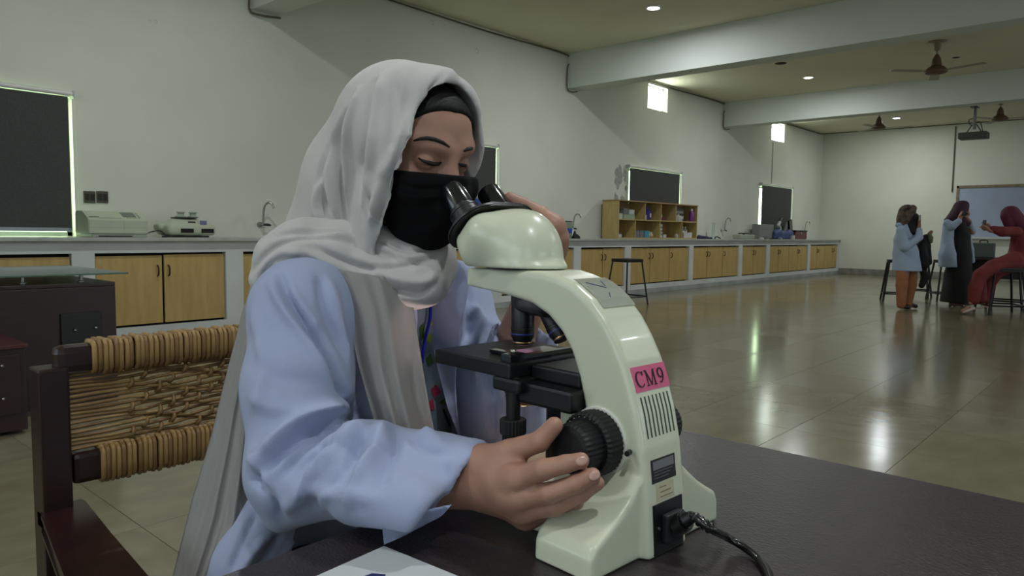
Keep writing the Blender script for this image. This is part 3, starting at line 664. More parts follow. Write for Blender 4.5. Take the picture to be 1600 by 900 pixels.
obj('support_column', bx(.022, .052, .135, .172, .05, .165, .003), m_blk, st)
obj('column_screw', lathe(BM(), [(.003, 0), (.003, .001), (.001, .0012)], (.0215, .156, .115), (-1, 0, 0), 12), m_chd, st)
dr = empty('stage_drive', (-.02, .185, 0)); dr.parent = mic
obj('drive_shaft', lathe(BM(), [(.0085, .112), (.0085, .170)], n=20), m_blk, dr, smooth=False)
obj('drive_bracket', bx(-.012, .02, -.02, .025, .152, .169, .004), m_blk, dr)
def knurl(bm, base, ax, prof, n, depth):
    r0 = len(bm.verts); lathe(bm, prof, base, ax, n*2)
    bm.verts.ensure_lookup_table(); a = Vector(ax).normalized(); b = Vector(base)
    for i, v in enumerate(list(bm.verts)[r0:]):
        ring, k = divmod(i, n*2)
        if k % 2 and 0 < ring < len(prof)-1:
            rel = v.co-b; axial = a*rel.dot(a); rad = rel-axial; v.co = b+axial+rad*(1-depth)
    return bm
obj('upper_knob', knurl(BM(), (0, 0, .101), (0, 0, 1), [(.0145, 0), (.0158, .001), (.0158, .017), (.0145, .018)], 24, .06), m_rub, dr)
obj('lower_knob', knurl(BM(), (0, 0, .080), (0, 0, 1), [(.0118, 0), (.0128, .001), (.0128, .019), (.0118, .020)], 20, .06), m_rub, dr)
cn = empty('condenser', (.037, .228, 0)); cn.parent = mic
obj('condenser_body', lathe(BM(), [(.02, .132), (.0225, .136), (.0225, .150), (.018, .152), (.018, .168)], n=32), m_blk, cn, auto=35)
obj('condenser_ring', lathe(BM(), [(.0205, .1285), (.0215, .129), (.0215, .131), (.0205, .1315)], n=32), m_brass, cn, auto=35)
obj('filter_ring', lathe(BM(), [(.017, .121), (.0205, .122), (.0205, .126), (.017, .127)], n=32), m_brass, cn, auto=35)
il = empty('illuminator', (.037, .232, 0)); il.parent = mic
obj('lamp_collar', lathe(BM(), [(.036, .040), (.036, .050), (.031, .054), (.026, .054), (.025, .050)], n=36, cap=False), mat('clear_ribbed', (.62, .6, .6), .25, trans=.3), il, auto=35)
obj('lamp_lens', lathe(BM(), [(.025, .050), (.02, .055), (.01, .058), (0, .059)], n=28, cap=False), mat('lit_lens', (1, 1, 1), .3, emit=14, ecol=(1, .88, .85)), il, smooth=True)
ld = bpy.data.lights.new('lamp_beam', 'SPOT'); ld.energy = 4.5; ld.color = (1, .72, .68); ld.spot_size = math.radians(120); ld.spot_blend = .6; ld.shadow_soft_size = .012
lo = bpy.data.objects.new('lamp_beam', ld); COL.objects.link(lo); lo.parent = il; lo.location = (0, 0, .064); lo.rotation_euler = (math.pi, 0, 0)
# focus knobs
def fknob(s, name):
    u0 = 0 if s < 0 else .074; a = (s, 0, 0); k = empty(name, (u0, .070, .1135)); k.parent = mic
    obj('white_collar', lathe(BM(), [(.0382, 0), (.0382, .002), (.037, .003)], axis=a, n=48), mat('collar_white', (.8, .8, .76), .4), k)
    obj('coarse_wheel', knurl(BM(), (0, 0, 0), a, [(.033, .002), (.0355, .003), (.0355, .022), (.0335, .025), (.0325, .026), (.0325, .024), (.029, .024)], 40, .03), m_rub, k)
    obj('fine_wheel', knurl(BM(), (0, 0, 0), a, [(.0265, .024), (.028, .025), (.0275, .046), (.0255, .050), (.02, .051)], 32, .035), m_rub, k)
    for j in range(14):
        an = -1.2+j*.25; rr = .0305
        obj('graduation', lathe(BM(), [(.0004, .0242), (.0004, .0262)], (0, math.cos(an)*rr, math.sin(an)*rr), a, 4), mat('white_print', (.75, .75, .75), .5), k)
fknob(-1, 'focus_knob'); fknob(1, 'focus_knob')
obj('lock_lever', tube(BM(), [(-.004, .026, .112), (-.012, .024, .112)], .003, 8), m_blk, mic)
for u, v_ in ((-.06, .03), (.13, .03), (.0, .25), (.074, .25)): pass
# clear tape over a scuff on the arm, with peeling ink traces
bm = BM(); rows = []
tp = [(.124, .2866), (.112, .2822), (.100, .2755), (.088, .2670), (.078, .2575)]
for v_, z in tp: rows.append([bm.verts.new((u, v_-.0004, z+.0006)) for u in (.012, .03, .05, .07)])
for a, b in zip(rows[:-1], rows[1:]):
    for k in range(3): bm.faces.new((a[k], a[k+1], b[k+1], b[k]))
bmesh.ops.solidify(bm, geom=bm.faces[:], thickness=-.0003)
tp_ = obj('clear_tape', bm, mat('clear_tape', (.80, .82, .76), .08, coat=1, bump=.6, bscale=60), mic, smooth=False); tp_['label'] = 'shiny clear tape patch'
for a, b in (((.022, .112, .2835), (.045, .101, .2775)), ((.050, .114, .2845), (.047, .104, .2795)), ((.036, .088, .2682), (.042, .094, .2725))): obj('ink_scratch', tube(BM(), [a, b], .0005, 4), mat('blue_scratch', (.3, .34, .5), .5), mic)
# power cord (plug + cable) : a thing of its own
cp = [(1048, 793, .036), (1072, 800, .036), (1094, 815, .036), (1118, 830, .036)]
def mp(px, py, u): return np.array(MO)+BL_.T@mloc(px, py, 0, u)
cord = thing('power_cord', 'black power cord plugged into the back of the microscope', 'power cord', tuple(mp(1040, 790, .04)))
L0 = np.array(cord.location)
a = np.array(MO)+BL_.T@np.array([.040, -.006, .030]); b = mp(1082, 806, .042); c = mp(1112, 827, .044)
d_ = (b-a)/np.linalg.norm(b-a)
obj('plug', recalc(tube(BM(), [a-L0, a+d_*.012-L0, a+d_*.014-L0, b-L0-d_*.012, b-L0], [.0135, .0135, .012, .0105, .007], 12, flat=.8)), m_blk, cord, auto=40)
bm = BM()
for k in range(4): lathe(bm, [(.0055, 0), (.0062, .001), (.0062, .003), (.0055, .004)], tuple(b+(c-b)*(.05+.25*k)-L0), tuple(c-b), 12)
obj('strain_relief', bm, m_blk, cord)
w = [b-d_*.01, b, c]+[on_plane(x, y, 2, TZ+z) for x, y, z in ((1135, 839, .014), (1160, 853, .007), (1185, 873, .005), (1201, 898, .005), (1206, 930, .005), (1195, 990, .005))]
obj('cable', tube(BM(), [tuple(p-L0) for p in smoothpath(w, 6)], .0045, 10), mat('cord_black', (.05, .05, .055), .25, coat=.4), cord, smooth=True)
# ================================================================== FURNITURE AND THINGS ON THE COUNTER
CT = .9905
def cx(p, Y, py=365): return float(on_plane(p, py, 1, Y)[0])
# ---- teacher's desk with glass top, left
m_mah = mat('dark_mahogany', (.15, .07, .075), .35, col2=(.19, .09, .09), vscale=9, stretch=(1, 1, 8))
m_mah2 = mat('dark_mahogany_top', (.26, .13, .12), .28, col2=(.31, .16, .15), vscale=9)
m_glass = mat('green_glass', (.62, .75, .68), .06, trans=.75)
DY = 4.86; dr_ = float(on_plane(180, 443, 1, DY)[0]); dl = -.9
t = thing('glass_topped_desk', 'dark mahogany desk with a raised glass top at the left edge', 'desk', (dr_, DY, 0))
W_ = dr_-dl
obj('body_panel', bx(-W_, 0, 0, .03, .02, .715, .004), m_mah, t)
obj('side_panel', bx(-.03, 0, .03, .95, .02, .715, .004), m_mah, t); obj('side_panel', bx(-W_, -W_+.03, .03, .95, .02, .715, .004), m_mah, t)
obj('desktop', bx(-W_-.01, .0, -.0, .96, .7155, .74, .004), m_mah, t)
gx1 = float(on_plane(199, 427, 1, DY-.04)[0])-dr_
obj('glass_top', bx(-W_-.1, gx1, -.06, 1.05, .79, .80, .003), m_glass, t)
for x in (-.16, -.02-.45, -1.4): 
    for y in (.10, .8): obj('standoff', lathe(BM(), [(.022, .741), (.022, .747), (.012, .75), (.012, .785), (.02, .787), (.02, .789)], (x, y, 0), n=14), m_chrome, t, auto=35)
ux = float(on_plane(96, 520, 1, DY-.02)[0])-dr_; ux2 = float(on_plane(160, 520, 1, DY-.02)[0])-dr_
d = obj('drawer', bx(ux, ux2, -.018, -.001, .36, .56, .004), mat('drawer_black', (.07, .06, .07), .4), t)
for p in ((118, 516), (150, 512)):
    q = on_plane(p[0], p[1], 1, DY-.03); obj('knob', lathe(BM(), [(.006, 0), (.009, .01), (.007, .018), (0, .02)], (q[0]-dr_, -.018, q[2]), (0, -1, 0), 10), m_chrome, d, smooth=True)
# projecting low pedestal
q0 = on_plane(40, 537, 1, 4.35); pz = float(q0[2]); px1 = float(q0[0])-dr_
obj('pedestal', bx(-W_, px1, -.50, -.019, .02, pz-.022, .004), m_mah, t); obj('pedestal_top', bx(-W_, px1+.01, -.52, -.0015, pz-.021, pz, .004), m_mah2, t)
pd = obj('pedestal_drawer', bx(px1-.5, px1-.03, -.516, -.5005, pz-.36, pz-.05, .004), m_mah, t)
for zz_ in (pz-.10, pz-.27): obj('knob', lathe(BM(), [(.006, 0), (.009, .01), (.007, .018), (0, .02)], (px1-.11, -.516, zz_), (0, -1, 0), 10), m_chrome, pd, smooth=True)
obj('plinth', bx(-W_, -.0, .005, .9, 0, .0195), m_mah, t)
# ---- analyser
m_cream = mat('instrument_cream', (.66, .69, .60), .45, var=.03); m_cream2 = mat('instrument_grey', (.58, .62, .55), .45, var=.03); m_scr = mat('lcd_grey', (.38, .42, .38), .25); m_vio = mat('label_violet', (.40, .42, .55), .5)
YA = 6.99; xa, xb = cx(139, YA), cx(232, YA); w = xb-xa
t = thing('analyser', 'white box-shaped lab analyser with sloping lid, left on the worktop', 'analyser', (xa, YA, CT))
side = [(0, .035), (0, .15), (.03, .168), (.18, .232), (.32, .235), (.345, .22), (.35, .035)]
obj('housing', prism(BM(), [(0, y, z) for y, z in side], (w, 0, 0), .006), m_cream, t, auto=30)
obj('base', bx(.03, w-.01, .01, .33, .0, .034, .005), m_cream2, t)
obj('vent_gap', bx(.08, w*.72, .002, .011, .006, .014), m_dark, t)
sl = (.232-.168)/(.15)
def slope_slab(u0, u1, s0, s1, th, m, name):
    bm = BM(); a = [(.03+.15*s0, .168+.064*s0), (.03+.15*s1, .168+.064*s1)]
    prism(bm, [(u0, a[0][0], a[0][1]), (u1, a[0][0], a[0][1]), (u1, a[1][0], a[1][1]), (u0, a[1][0], a[1][1])], (0, -.4*th, th)); return obj(name, bm, m, t)
slope_slab(.0, w*.57, .02, .98, .005, m_cream, 'lid'); slope_slab(w*.62, w*.84, .25, .85, .004, m_scr, 'display'); slope_slab(w*.04, w*.2, .08, .14, .006, m_chd, 'lid_slot')
for k in range(5): slope_slab(w*(.66+.05*k), w*(.69+.05*k), .06, .16, .005, m_cream2, 'key')
for k in range(3): slope_slab(w*.88, w*.91, .2+.22*k, .32+.22*k, .005, m_cream2, 'key')
obj('seam', bx(.0, w, -.0015, .002, .085, .089), m_cream2, t); obj('seam', bx(w*.58, w*.585, -.0015, .002, .036, .15), m_cream2, t)
# ---- round mixer
xm = cx(300, 7.03); t = thing('centrifuge', 'cream rounded centrifuge with two dark slots, on the worktop beside the analyser', 'centrifuge', (xm, 7.2, CT))
vv = Vol((-.30, -.22, -.01), (.30, .22, .28), .006)
vv.rbox((0.02, 0, .075), (.235, .16, .055), .04).ell((0, 0, .10), (.2, .15, .10), k=.03).rbox((-.19, .03, .10), (.07, .07, .035), .025, k=.02)
vv.fn(lambda X, Y, Z: -Z+.016, mode='and')
v, q = vv.mesh(); np_mesh('housing', relax(v, q, 2), q, m_cream, t)
obj('foot_plate', bx(-.17, .2, -.11, .12, 0, .016, .004), m_chd, t)
for s in (-1, 1):
    obj('slot', bx(.06+s*.1-.062, .06+s*.1+.062, -.166, -.154, .045, .085, .004), m_dark, t)
    obj('lid_knob', lathe(BM(), [(.05, .19), (.052, .205), (.03, .215), (.028, .235), (.04, .24), (.038, .25), (0, .252)], (.02+s*.06, -.02, 0), n=20), m_cream2, t, auto=40)
obj('lid_gap', lathe(BM(), [(.12, .186), (.125, .192), (.12, .196)], (.0, 0, 0), n=28), m_chd, t)
obj('display', bx(-.02, .05, -.140, -.13, .138, .155, .002), m_chd, t); obj('sticker', bx(.10, .16, -.146, -.125, .125, .165, .002), m_vio, t)
tag(obj('instrument_cable', tube(BM(), smoothpath([(xb+.0, 7.1, CT+.02), (xb+.06, 7.08, CT+.05), (xb+.13, 7.05, CT+.06), (xb+.18, 7.04, CT+.01), (xb+.13, 7.0, CT+.006), (xb+.22, 7.02, CT+.012), (xb+.14, 7.05, CT+.03)], 5), .006, 6), m_blk, smooth=True), 'black cable loop on the worktop between the analyser and the centrifuge', 'cable')
# ---- blue device and black thing behind the microscope
m_blue = mat('device_blue', (.13, .28, .60), .45, var=.15, vscale=30); m_gmet = mat('device_grey', (.50, .54, .47), .5)
x0_, x1_ = cx(874, 7.1), cx(894, 7.1)
t = thing('water_bath', 'small grey device with a blue panel on the worktop behind the raised hand', 'device', (x0_, 7.1, CT)); w = x1_-x0_
obj('housing', bx(0, w, 0, .25, 0, .27, .012), m_gmet, t); obj('blue_panel', bx(.02, w-.01, -.006, 0, .085, .165, .002), m_blue, t); obj('lid_edge', bx(-.005, w+.005, -.006, .255, .2705, .282, .004), m_chd, t)
xx = cx(900, 7.05); t = thing('black_stand', 'small black angular object on the worktop right of the blue-panelled device', 'stand', (xx, 7.05, CT))
obj('base', lathe(BM(), [(.07, 0), (.07, .03), (.04, .06), (.02, .075)], n=14), m_blk, t, auto=40); obj('upright', lathe(BM(), [(.035, .03), (.022, .09), (.008, .125)], (-.035, 0, 0), n=10), m_blk, t)
# laptop-like blue screen behind the mask
x0_, x1_ = cx(724, 7.15, 310), cx(760, 7.15, 310)
t = thing('control_unit', 'pale control unit with two blue windows on the worktop between mask and eyepieces', 'device', (x0_, 7.15, CT)); w = x1_-x0_
obj('housing', bx(0, w, 0, .22, 0, .60, .012), m_gmet, t); 
for a, b in ((.46, .55), (.30, .42), (.12, .26)): obj('blue_window', bx(.04, w-.12, -.006, 0, a, b, .002), m_blue, t)
# ---- cubbyhole shelf
YS = 7.08; sx0, sx1 = cx(966, YS), cx(1089, YS); SW = sx1-sx0; SH = .66; SD = .345
m_ply = mat('shelf_laminate', (.66, .58, .36), .45, col2=(.72, .64, .42), vscale=6, stretch=(3, 3, .6)); m_plyi = mat('shelf_inner', (.60, .48, .32), .6, var=.06)
sh = thing('cubbyhole_shelf', 'birch shelf unit with eight cubbyholes standing on the worktop', 'shelf', (sx0, YS, CT))
for q in ((0, .02, 0, SD, 0, SH), (SW-.02, SW, 0, SD, 0, SH)): obj('side_panel', bx(*q, .002), m_ply, sh)
obj('top_panel', bx(-.01, SW+.01, -.01, SD, SH+.0005, SH+.022, .003), m_plyi, sh); obj('bottom_panel', bx(.021, SW-.021, .002, SD, 0, .02), m_ply, sh)
obj('middle_shelf', bx(.021, SW-.021, .002, SD, .33, .348), m_ply, sh); obj('back_panel', bx(.021, SW-.021, SD-.012, SD, .021, SH-.001), m_plyi, sh)
def sxp(p): return cx(p, YS, 343)-sx0
for p in (1008.5, 1033.4, 1056.6): x = sxp(p); obj('divider', bx(x-.008, x+.008, .004, SD-.013, .349, SH-.001), m_ply, sh)
for p in (993.6, 1032, 1066.6): x = sxp(p); obj('divider', bx(x-.008, x+.008, .004, SD-.013, .021, .329), m_ply, sh)
m_bw = mat('bottle_white', (.74, .74, .72), .4); m_bp = mat('bottle_purple', (.42, .12, .48), .4); m_cap = mat('cap_white', (.78, .78, .78), .4); m_navy = mat('plastic_navy', (.12, .12, .42), .4); m_red = mat('maroon_box', (.34, .12, .11), .5); m_cy = mat('cyan_box', (.25, .55, .62), .5); m_gb = mat('grey_carton', (.42, .43, .42), .6); m_lav = mat('lavender_lid', (.45, .36, .55), .5); m_pink2 = mat('glove_cream', (.70, .66, .58), .6); m_pg = mat('pale_green_box', (.56, .62, .52), .5)
UZ, LZ = CT+.3485, CT+.0205
def bottle(name, x, y, z, r, h, mb, mc, label, cat='bottle', group=None):
    t = thing(name, label, cat, (x, y, z), 0, group)
    obj('bottle_body', lathe(BM(), [(r*.9, 0), (r, .005), (r, h*.7), (r*.5, h*.82), (r*.42, h*.86)], n=16), mb, t, auto=40); obj('cap', lathe(BM(), [(r*.5, h*.861), (r*.5, h), (r*.4, h*1.02)], n=14), mc, t, auto=40); return t
def carton(name, p0, p1, y, z, h, d, m, label, cat='box', group=None, lid=None):
    a, b = sxp(p0)+sx0, sxp(p1)+sx0; t = thing(name, label, cat, (a, y, z), 0, group)
    obj('carton', bx(0, b-a, 0, d, 0, h, .004), m, t); obj('carton_lid', bx(-.003, b-a+.003, -.003, d+.003, h+.0005, h+.012, .003), lid or m, t); return t
G1 = 'boxes and bottles in the cubbyhole shelf'
carton('white_carton', 968, 977, 7.14, UZ, .085, .14, m_bw, 'white carton at far left of the upper left cubbyhole', group=G1)
carton('pale_box', 978, 995, 7.12, UZ, .075, .18, m_pg, 'pale green flat box at the bottom of the upper left cubbyhole', group=G1)
carton('grey_box', 975, 983, 7.14, UZ+.09, .085, .14, m_gb, 'small grey box stacked on top in the upper left cubbyhole', group=G1).location.x = sx0+sxp(979)
carton('white_box', 987.5, 995.5, 7.14, UZ+.089, .07, .13, m_bw, 'small white box stacked on the pale green box, upper left cubbyhole', group=G1)
t = bottle('blue_bottle', sx0+sxp(1018), 7.2, UZ, .10, .24, m_navy, m_navy, 'dark blue container in the second upper cubbyhole', 'container', G1); obj('white_tag', bx(-.03, .01, -.106, -.098, .05, .12, .002), m_cap, t)
bottle('white_bottle', sx0+sxp(1011.5), 7.14, UZ, .035, .12, m_bw, m_cap, 'small white bottle left of the dark blue container', group=G1)
t = carton('maroon_tray', 1035, 1047, 7.15, UZ, .05, .14, m_red, 'maroon tray in the third upper cubbyhole', 'tray', G1); 
bottle('tiny_bottle', sx0+sxp(1041), 7.2, UZ+.063, .028, .07, m_bw, m_cap, 'tiny white bottle standing on the maroon tray', group=G1)
for k, (p, h) in enumerate(((1058.5, .22), (1062, .15), (1064.5, .14), (1069.5, .11))): bottle('white_bottle', sx0+sxp(p), 7.15+.03*(k % 2), UZ, .038, h, m_bw, m_cap, ['tall narrow white bottle at left in the upper right cubbyhole', 'second white bottle from the left in the upper right cubbyhole', 'third white bottle from the left in the upper right cubbyhole', 'short white bottle in the middle of the upper right cubbyhole'][k], group=G1)
for k in range(5): t = carton('slide_box', 1063, 1079, 7.24, UZ+.0525*k, .040, .155, m_bw if k % 2 else m_gb, ['lowest', 'second lowest', 'middle', 'second highest', 'topmost'][k]+' flat box of the stack behind the white bottles, upper right cubbyhole', group='stack of flat boxes in the upper right cubbyhole')
t = bottle('purple_bottle', sx0+sxp(1083.5), 7.13, UZ, .05, .25, m_bp, m_cap, 'tall purple bottle with white cap, at the right of the upper right cubbyhole', group=G1)
carton('lavender_tub', 967.5, 975, 7.12, LZ, .06, .14, m_bw, 'white tub with lavender lid in the lower left cubbyhole', 'tub', G1, m_lav)
carton('grey_carton', 996, 1003, 7.12, LZ, .12, .16, m_gb, 'left grey carton in the second lower cubbyhole', group=G1); carton('grey_carton', 1003.6, 1009.6, 7.12, LZ, .12, .16, m_gb, 'right grey carton in the second lower cubbyhole, next to the cyan one', group=G1)
carton('cyan_carton', 1010.4, 1017, 7.11, LZ, .115, .16, m_cy, 'cyan carton in the second lower cubbyhole', group=G1)
for k, p in enumerate((1020, 1024.5)): 
    t = thing('glove_bundle', ['left cream glove bundle beside the cyan carton', 'right cream glove bundle beside the cyan carton'][k], 'gloves', (sx0+sxp(p), 7.18, LZ), 0, G1)
    vv = Vol((-.07, -.07, -.01), (.07, .07, .13), .007); vv.ell((0, 0, .04), (.045, .05, .045)).chain([(0, 0, .06), (.03, 0, .10)], [.02, .014]).chain([(0, 0, .06), (-.02, .01, .11)], [.018, .012]); vv.fn(lambda X, Y, Z: -Z, mode='and'); v, q = vv.mesh(); np_mesh('glove', relax(v, q, 1), q, m_pink2, t)
for k in range(4): 
    t = bottle('white_jar', sx0+sxp(1036.5)+(.01*(k % 2)), 7.15, LZ+.068*k, .045-.004*(k % 2), .064, m_bw, m_cap, ['lowest', 'second lowest', 'second highest', 'topmost'][k]+' white jar of the leaning stack in the third lower cubbyhole', 'jar', 'stack of white jars in the third lower cubbyhole')
carton('white_roll_box', 1041, 1045.5, 7.13, LZ, .05, .12, m_bw, 'small white box right of the jar stack', group=G1)
bottle('white_cup', sx0+sxp(1062), 7.14, LZ, .035, .075, m_bw, m_cap, 'short white cup at the right of the third lower cubbyhole', 'cup', G1)
for k, p in enumerate((1074.5, 1078.5, 1082.5)): bottle('squeeze_bottle', sx0+sxp(p), 7.25, LZ, .045, .225, m_bw, m_cap, ['left', 'middle', 'right'][k]+' tall white squeeze bottle in the lower right cubbyhole', group='squeeze bottles in the lower right cubbyhole')
carton('white_front_box', 1071, 1083.5, 7.10, LZ, .095, .08, m_bw, 'white box in front of the squeeze bottles, lower right cubbyhole', group=G1)
# ---- right of the shelf
t = thing('blue_cloth', 'crumpled dark blue cloth on the worktop right of the cubbyhole shelf', 'cloth', (cx(1102, 7.1), 7.12, CT)); vv = Vol((-.34, -.15, -.01), (.34, .15, .12), .01)
vv.ell((-.13, 0, .02), (.15, .09, .05)).ell((.04, .01, .025), (.12, .08, .035), k=.03).ell((.2, -.01, .015), (.09, .07, .028), k=.03).ell((-.18, .03, .05), (.05, .04, .03), k=.02); vv.fn(lambda X, Y, Z: -Z, mode='and'); v, q = vv.mesh(); np_mesh('cloth', relax(v, q, 1), q, mat('cloth_navy', (.10, .11, .24), .8, bump=.8, bscale=20), t)
t = thing('glass_cylinder', 'tall pale measuring cylinder on the worktop, left of the second right-hand tap', 'glassware', (cx(1114.5, 7.3), 7.3, CT)); obj('cylinder_wall', lathe(BM(), [(.05, 0), (.05, .01), (.032, .014), (.032, .34), (.038, .35)], n=18), mat('cloudy_glass', (.80, .85, .82), .15, trans=.35), t, auto=40)
tag(obj('dark_hose', tube(BM(), smoothpath([(cx(1117, 7.1), 7.1, CT+.012), (cx(1121, 7.1), 7.12, CT+.05), (cx(1126, 7.1), 7.1, CT+.012)], 6), .014, 8), m_blk, smooth=True), 'short dark hose lying on the worktop under the tap', 'hose')
def plain(name, p0, p1, Y, h, d, m, label, cat, z=0, group=None):
    a, b = cx(p0, Y), cx(p1, Y); t = thing(name, label, cat, (a, Y, CT+z), 0, group); obj('case', bx(0, b-a, 0, d, 0, h, min(.02, h*.3), 2), m, t); return t, b-a
t, w = plain('scale', 1158, 1180, 7.08, .10, .2, m_cream2, 'low pale balance with dark plate on the worktop, before the far blind', 'balance'); obj('weighing_plate', bx(w*.25, w*.7, .03, .16, .115, .14, .004), m_chd, t); obj('plate_post', bx(w*.4, w*.5, .08, .1, .1, .116), m_chd, t)
t, w = plain('grey_cabinet_box', 1187, 1209, 7.2, .36, .2, mat('box_grey', (.48, .50, .47), .6), 'plain grey box standing before the far blind', 'box'); obj('seam', bx(.02, w-.02, -.003, 0, .3, .306), m_cream2, t)
t = thing('second_microscope', 'small white microscope with black eyepiece beside the grey box on the far worktop', 'microscope', (cx(1216, 7.15), 7.15, CT))
obj('foot', bx(-.12, .1, -.08, .08, 0, .04, .012), m_bw, t); obj('arm', recalc(tube(BM(), smoothpath([(.09, 0, .03), (.12, 0, .15), (.1, 0, .28), (.0, 0, .34)], 5), .035, 10)), m_bw, t, smooth=True)
obj('tube_head', tube(BM(), [(-.05, 0, .32), (.06, 0, .43)], .042, 12), m_bw, t, smooth=False); obj('eyepiece', tube(BM(), [(.06, 0, .43), (.17, 0, .53)], .032, 12), m_blk, t); obj('stage', bx(-.1, .08, -.07, .07, .17, .19, .003), m_blk, t)
t = thing('blue_cover', 'crumpled blue dust cover heaped beside the white microscope', 'cover', (cx(1228, 7.12), 7.16, CT)); vv = Vol((-.75, -.16, -.01), (.75, .18, .36), .014)
vv.ell((-.45, 0, .13), (.22, .11, .13)).ell((-.1, 0, .12), (.32, .10, .10), k=.05).ell((.3, 0, .13), (.2, .1, .12), k=.05).ell((-.2, 0, .04), (.5, .1, .07), k=.03); vv.fn(lambda X, Y, Z: -Z, mode='and'); v, q = vv.mesh(); np_mesh('cover_fabric', relax(v, q, 1), q, mat('cover_blue', (.12, .15, .36), .6, col2=(.30, .38, .55), vscale=9, bump=.8, bscale=14), t)
t = thing('monitor', 'dark tilted monitor standing at the right of the blue covers', 'monitor', (cx(1238, 7.2), 7.22, CT)); obj('stand', bx(.0, .2, .0, .12, 0, .03, .006), m_blk, t); obj('screen', prism(BM(), [(.02, .04, .03), (.22, .04, .10), (.12, .04, .52), (-.08, .04, .47)], (0, .05, 0), .005), m_blkg, t); obj('pale_back', prism(BM(), [(-.35, .06, .2), (-.12, .06, .2), (-.14, .06, .44), (-.2, .06, .44)], (0, .04, 0), .004), m_gb, t)
t, w = plain('red_case', 1243, 1261, 7.1, .20, .22, mat('maroon_case', (.36, .16, .17), .45), 'maroon case at the far end of the worktop under the last tap', 'case'); obj('case_lid', bx(-.01, w+.01, -.01, .225, .201, .235, .01), m_blk, t); obj('latch', bx(w*.45, w*.55, -.008, 0, .13, .18, .002), m_chrome, t)
t = thing('white_mug', 'small white mug in front of the red case on the far worktop', 'mug', (cx(1238.5, 7.0), 7.0, CT)); obj('mug_body', lathe(BM(), [(.05, 0), (.06, .01), (.06, .1), (.054, .1), (.05, .02), (0, .02)], n=18, cap=False), m_bw, t, auto=40); obj('handle', tube(BM(), smoothpath([(.058, 0, .08), (.095, 0, .07), (.09, 0, .03), (.058, 0, .025)], 4), .008, 6), m_bw, t, smooth=True)
for k, (p, h, mm, lab) in enumerate(((1190, .035, m_cap, 'tiny white lid at the foot of the grey box'), (1196, .07, m_gb, 'small grey jar in front of the grey box'), (1206, .02, m_chd, 'left flat dark dish in front of the grey box'), (1217, .025, m_chd, 'right flat dark dish below the white microscope'))):
    tag(obj('small_dish', lathe(BM(), [(.05, 0), (.06, h*.5), (.055, h), (.02, h*1.05)], n=14), mm, loc=None), lab, 'dish', 'small dishes on the far worktop').location = (cx(p, 6.98), 6.98, CT)
# ---- stools
m_stool = mat('stool_black_steel', (.07, .065, .06), .45, .2); m_stop = mat('stool_top_dark', (.12, .085, .075), .5)
def stool(x, y, h, w, rz, label, group='black laboratory stools', splay=.06):
    t = thing('lab_stool', label, 'stool', (x, y, 0), rz, group); a = w/2
    obj('seat', bx(-a, a, -a, a, h-.025, h, .006), m_stop, t); obj('seat_frame', recalc(box(box(box(box(BM(), -a, a, -a, -a+.025, h-.05, h-.0255), -a, a, a-.025, a, h-.05, h-.0255), -a, -a+.025, -a+.025, a-.025, h-.05, h-.0255), a-.025, a, -a+.025, a-.025, h-.05, h-.0255)), m_stool, t)
    for sx in (-1, 1):
        for sy in (-1, 1): obj('leg', tube(BM(), [(sx*(a-.014), sy*(a-.014), h-.051), (sx*(a+splay), sy*(a+splay), .0)], .017, 4), m_stool, t)
    b = a+splay*.80
    for p, q in (((-b, -b), (b, -b)), ((b, -b), (b, b)), ((b, b), (-b, b)), ((-b, b), (-b, -b))): obj('brace', tube(BM(), [(p[0], p[1], .13), (q[0], q[1], .13)], .012, 4), m_stool, t)
    return t
stool(9.37, 6.05, .70, .34, math.radians(-12), 'lone black stool standing before the three-door cabinet')
stool(13.42, 3.30, .70, .30, math.radians(20), 'black stool left of the student in orange trousers')
stool(14.15, 2.72, .70, .30, math.radians(35), 'black stool behind the student with orange trousers, right of her')
stool(14.6, 3.25, .72, .30, math.radians(5), 'black stool seen between the two standing students')
stool(12.35, 1.66, .665, .38, math.radians(30), 'black stool the red-dressed student sits on')
stool(13.3, 1.72, .68, .34, math.radians(0), 'black stool behind the one with the red-dressed student, left')
stool(13.1, 1.2, .68, .34, math.radians(15), 'black stool at the right edge behind the red-dressed student')
# far work table with grey case and papers
t = thing('far_table', 'dark far work table behind the students, partly hidden', 'table', (15.3, 2.15, 0), math.radians(4)); obj('tabletop', bx(-.35, .35, -1.2, .75, .70, .735, .005), m_stop, t)
for x in (-.3, .3):
    for y in (-1.1, .65): obj('leg', bx(x-.02, x+.02, y-.02, y+.02, 0, .6995), m_stool, t)
obj('modesty_board', bx(.2, .22, -1.05, .6, .35, .699), m_stop, t)
p = on_plane(1535, 408, 0, 15.1); t = thing('grey_case', 'grey case on the far table between the two right-hand students', 'case', (15.12, p[1], .737)); obj('case_body', bx(-.1, .1, -.17, .17, 0, .26, .02), mat('case_greygreen', (.26, .30, .28), .6), t); obj('case_handle', tube(BM(), smoothpath([(0, -.06, .26), (0, -.05, .3), (0, .05, .3), (0, .06, .26)], 4), .01, 6), m_blk, t, smooth=True)
p = on_plane(1458, 400, 0, 15.05); t = thing('paper_pile', 'small pile of papers on the left end of the far table', 'papers', (15.1, 2.72, .736)); 
for k in range(3): obj('sheet', bx(-.1, .1, -.08+.01*k, .08+.01*k, k*.008, k*.008+.007), m_paper, t)
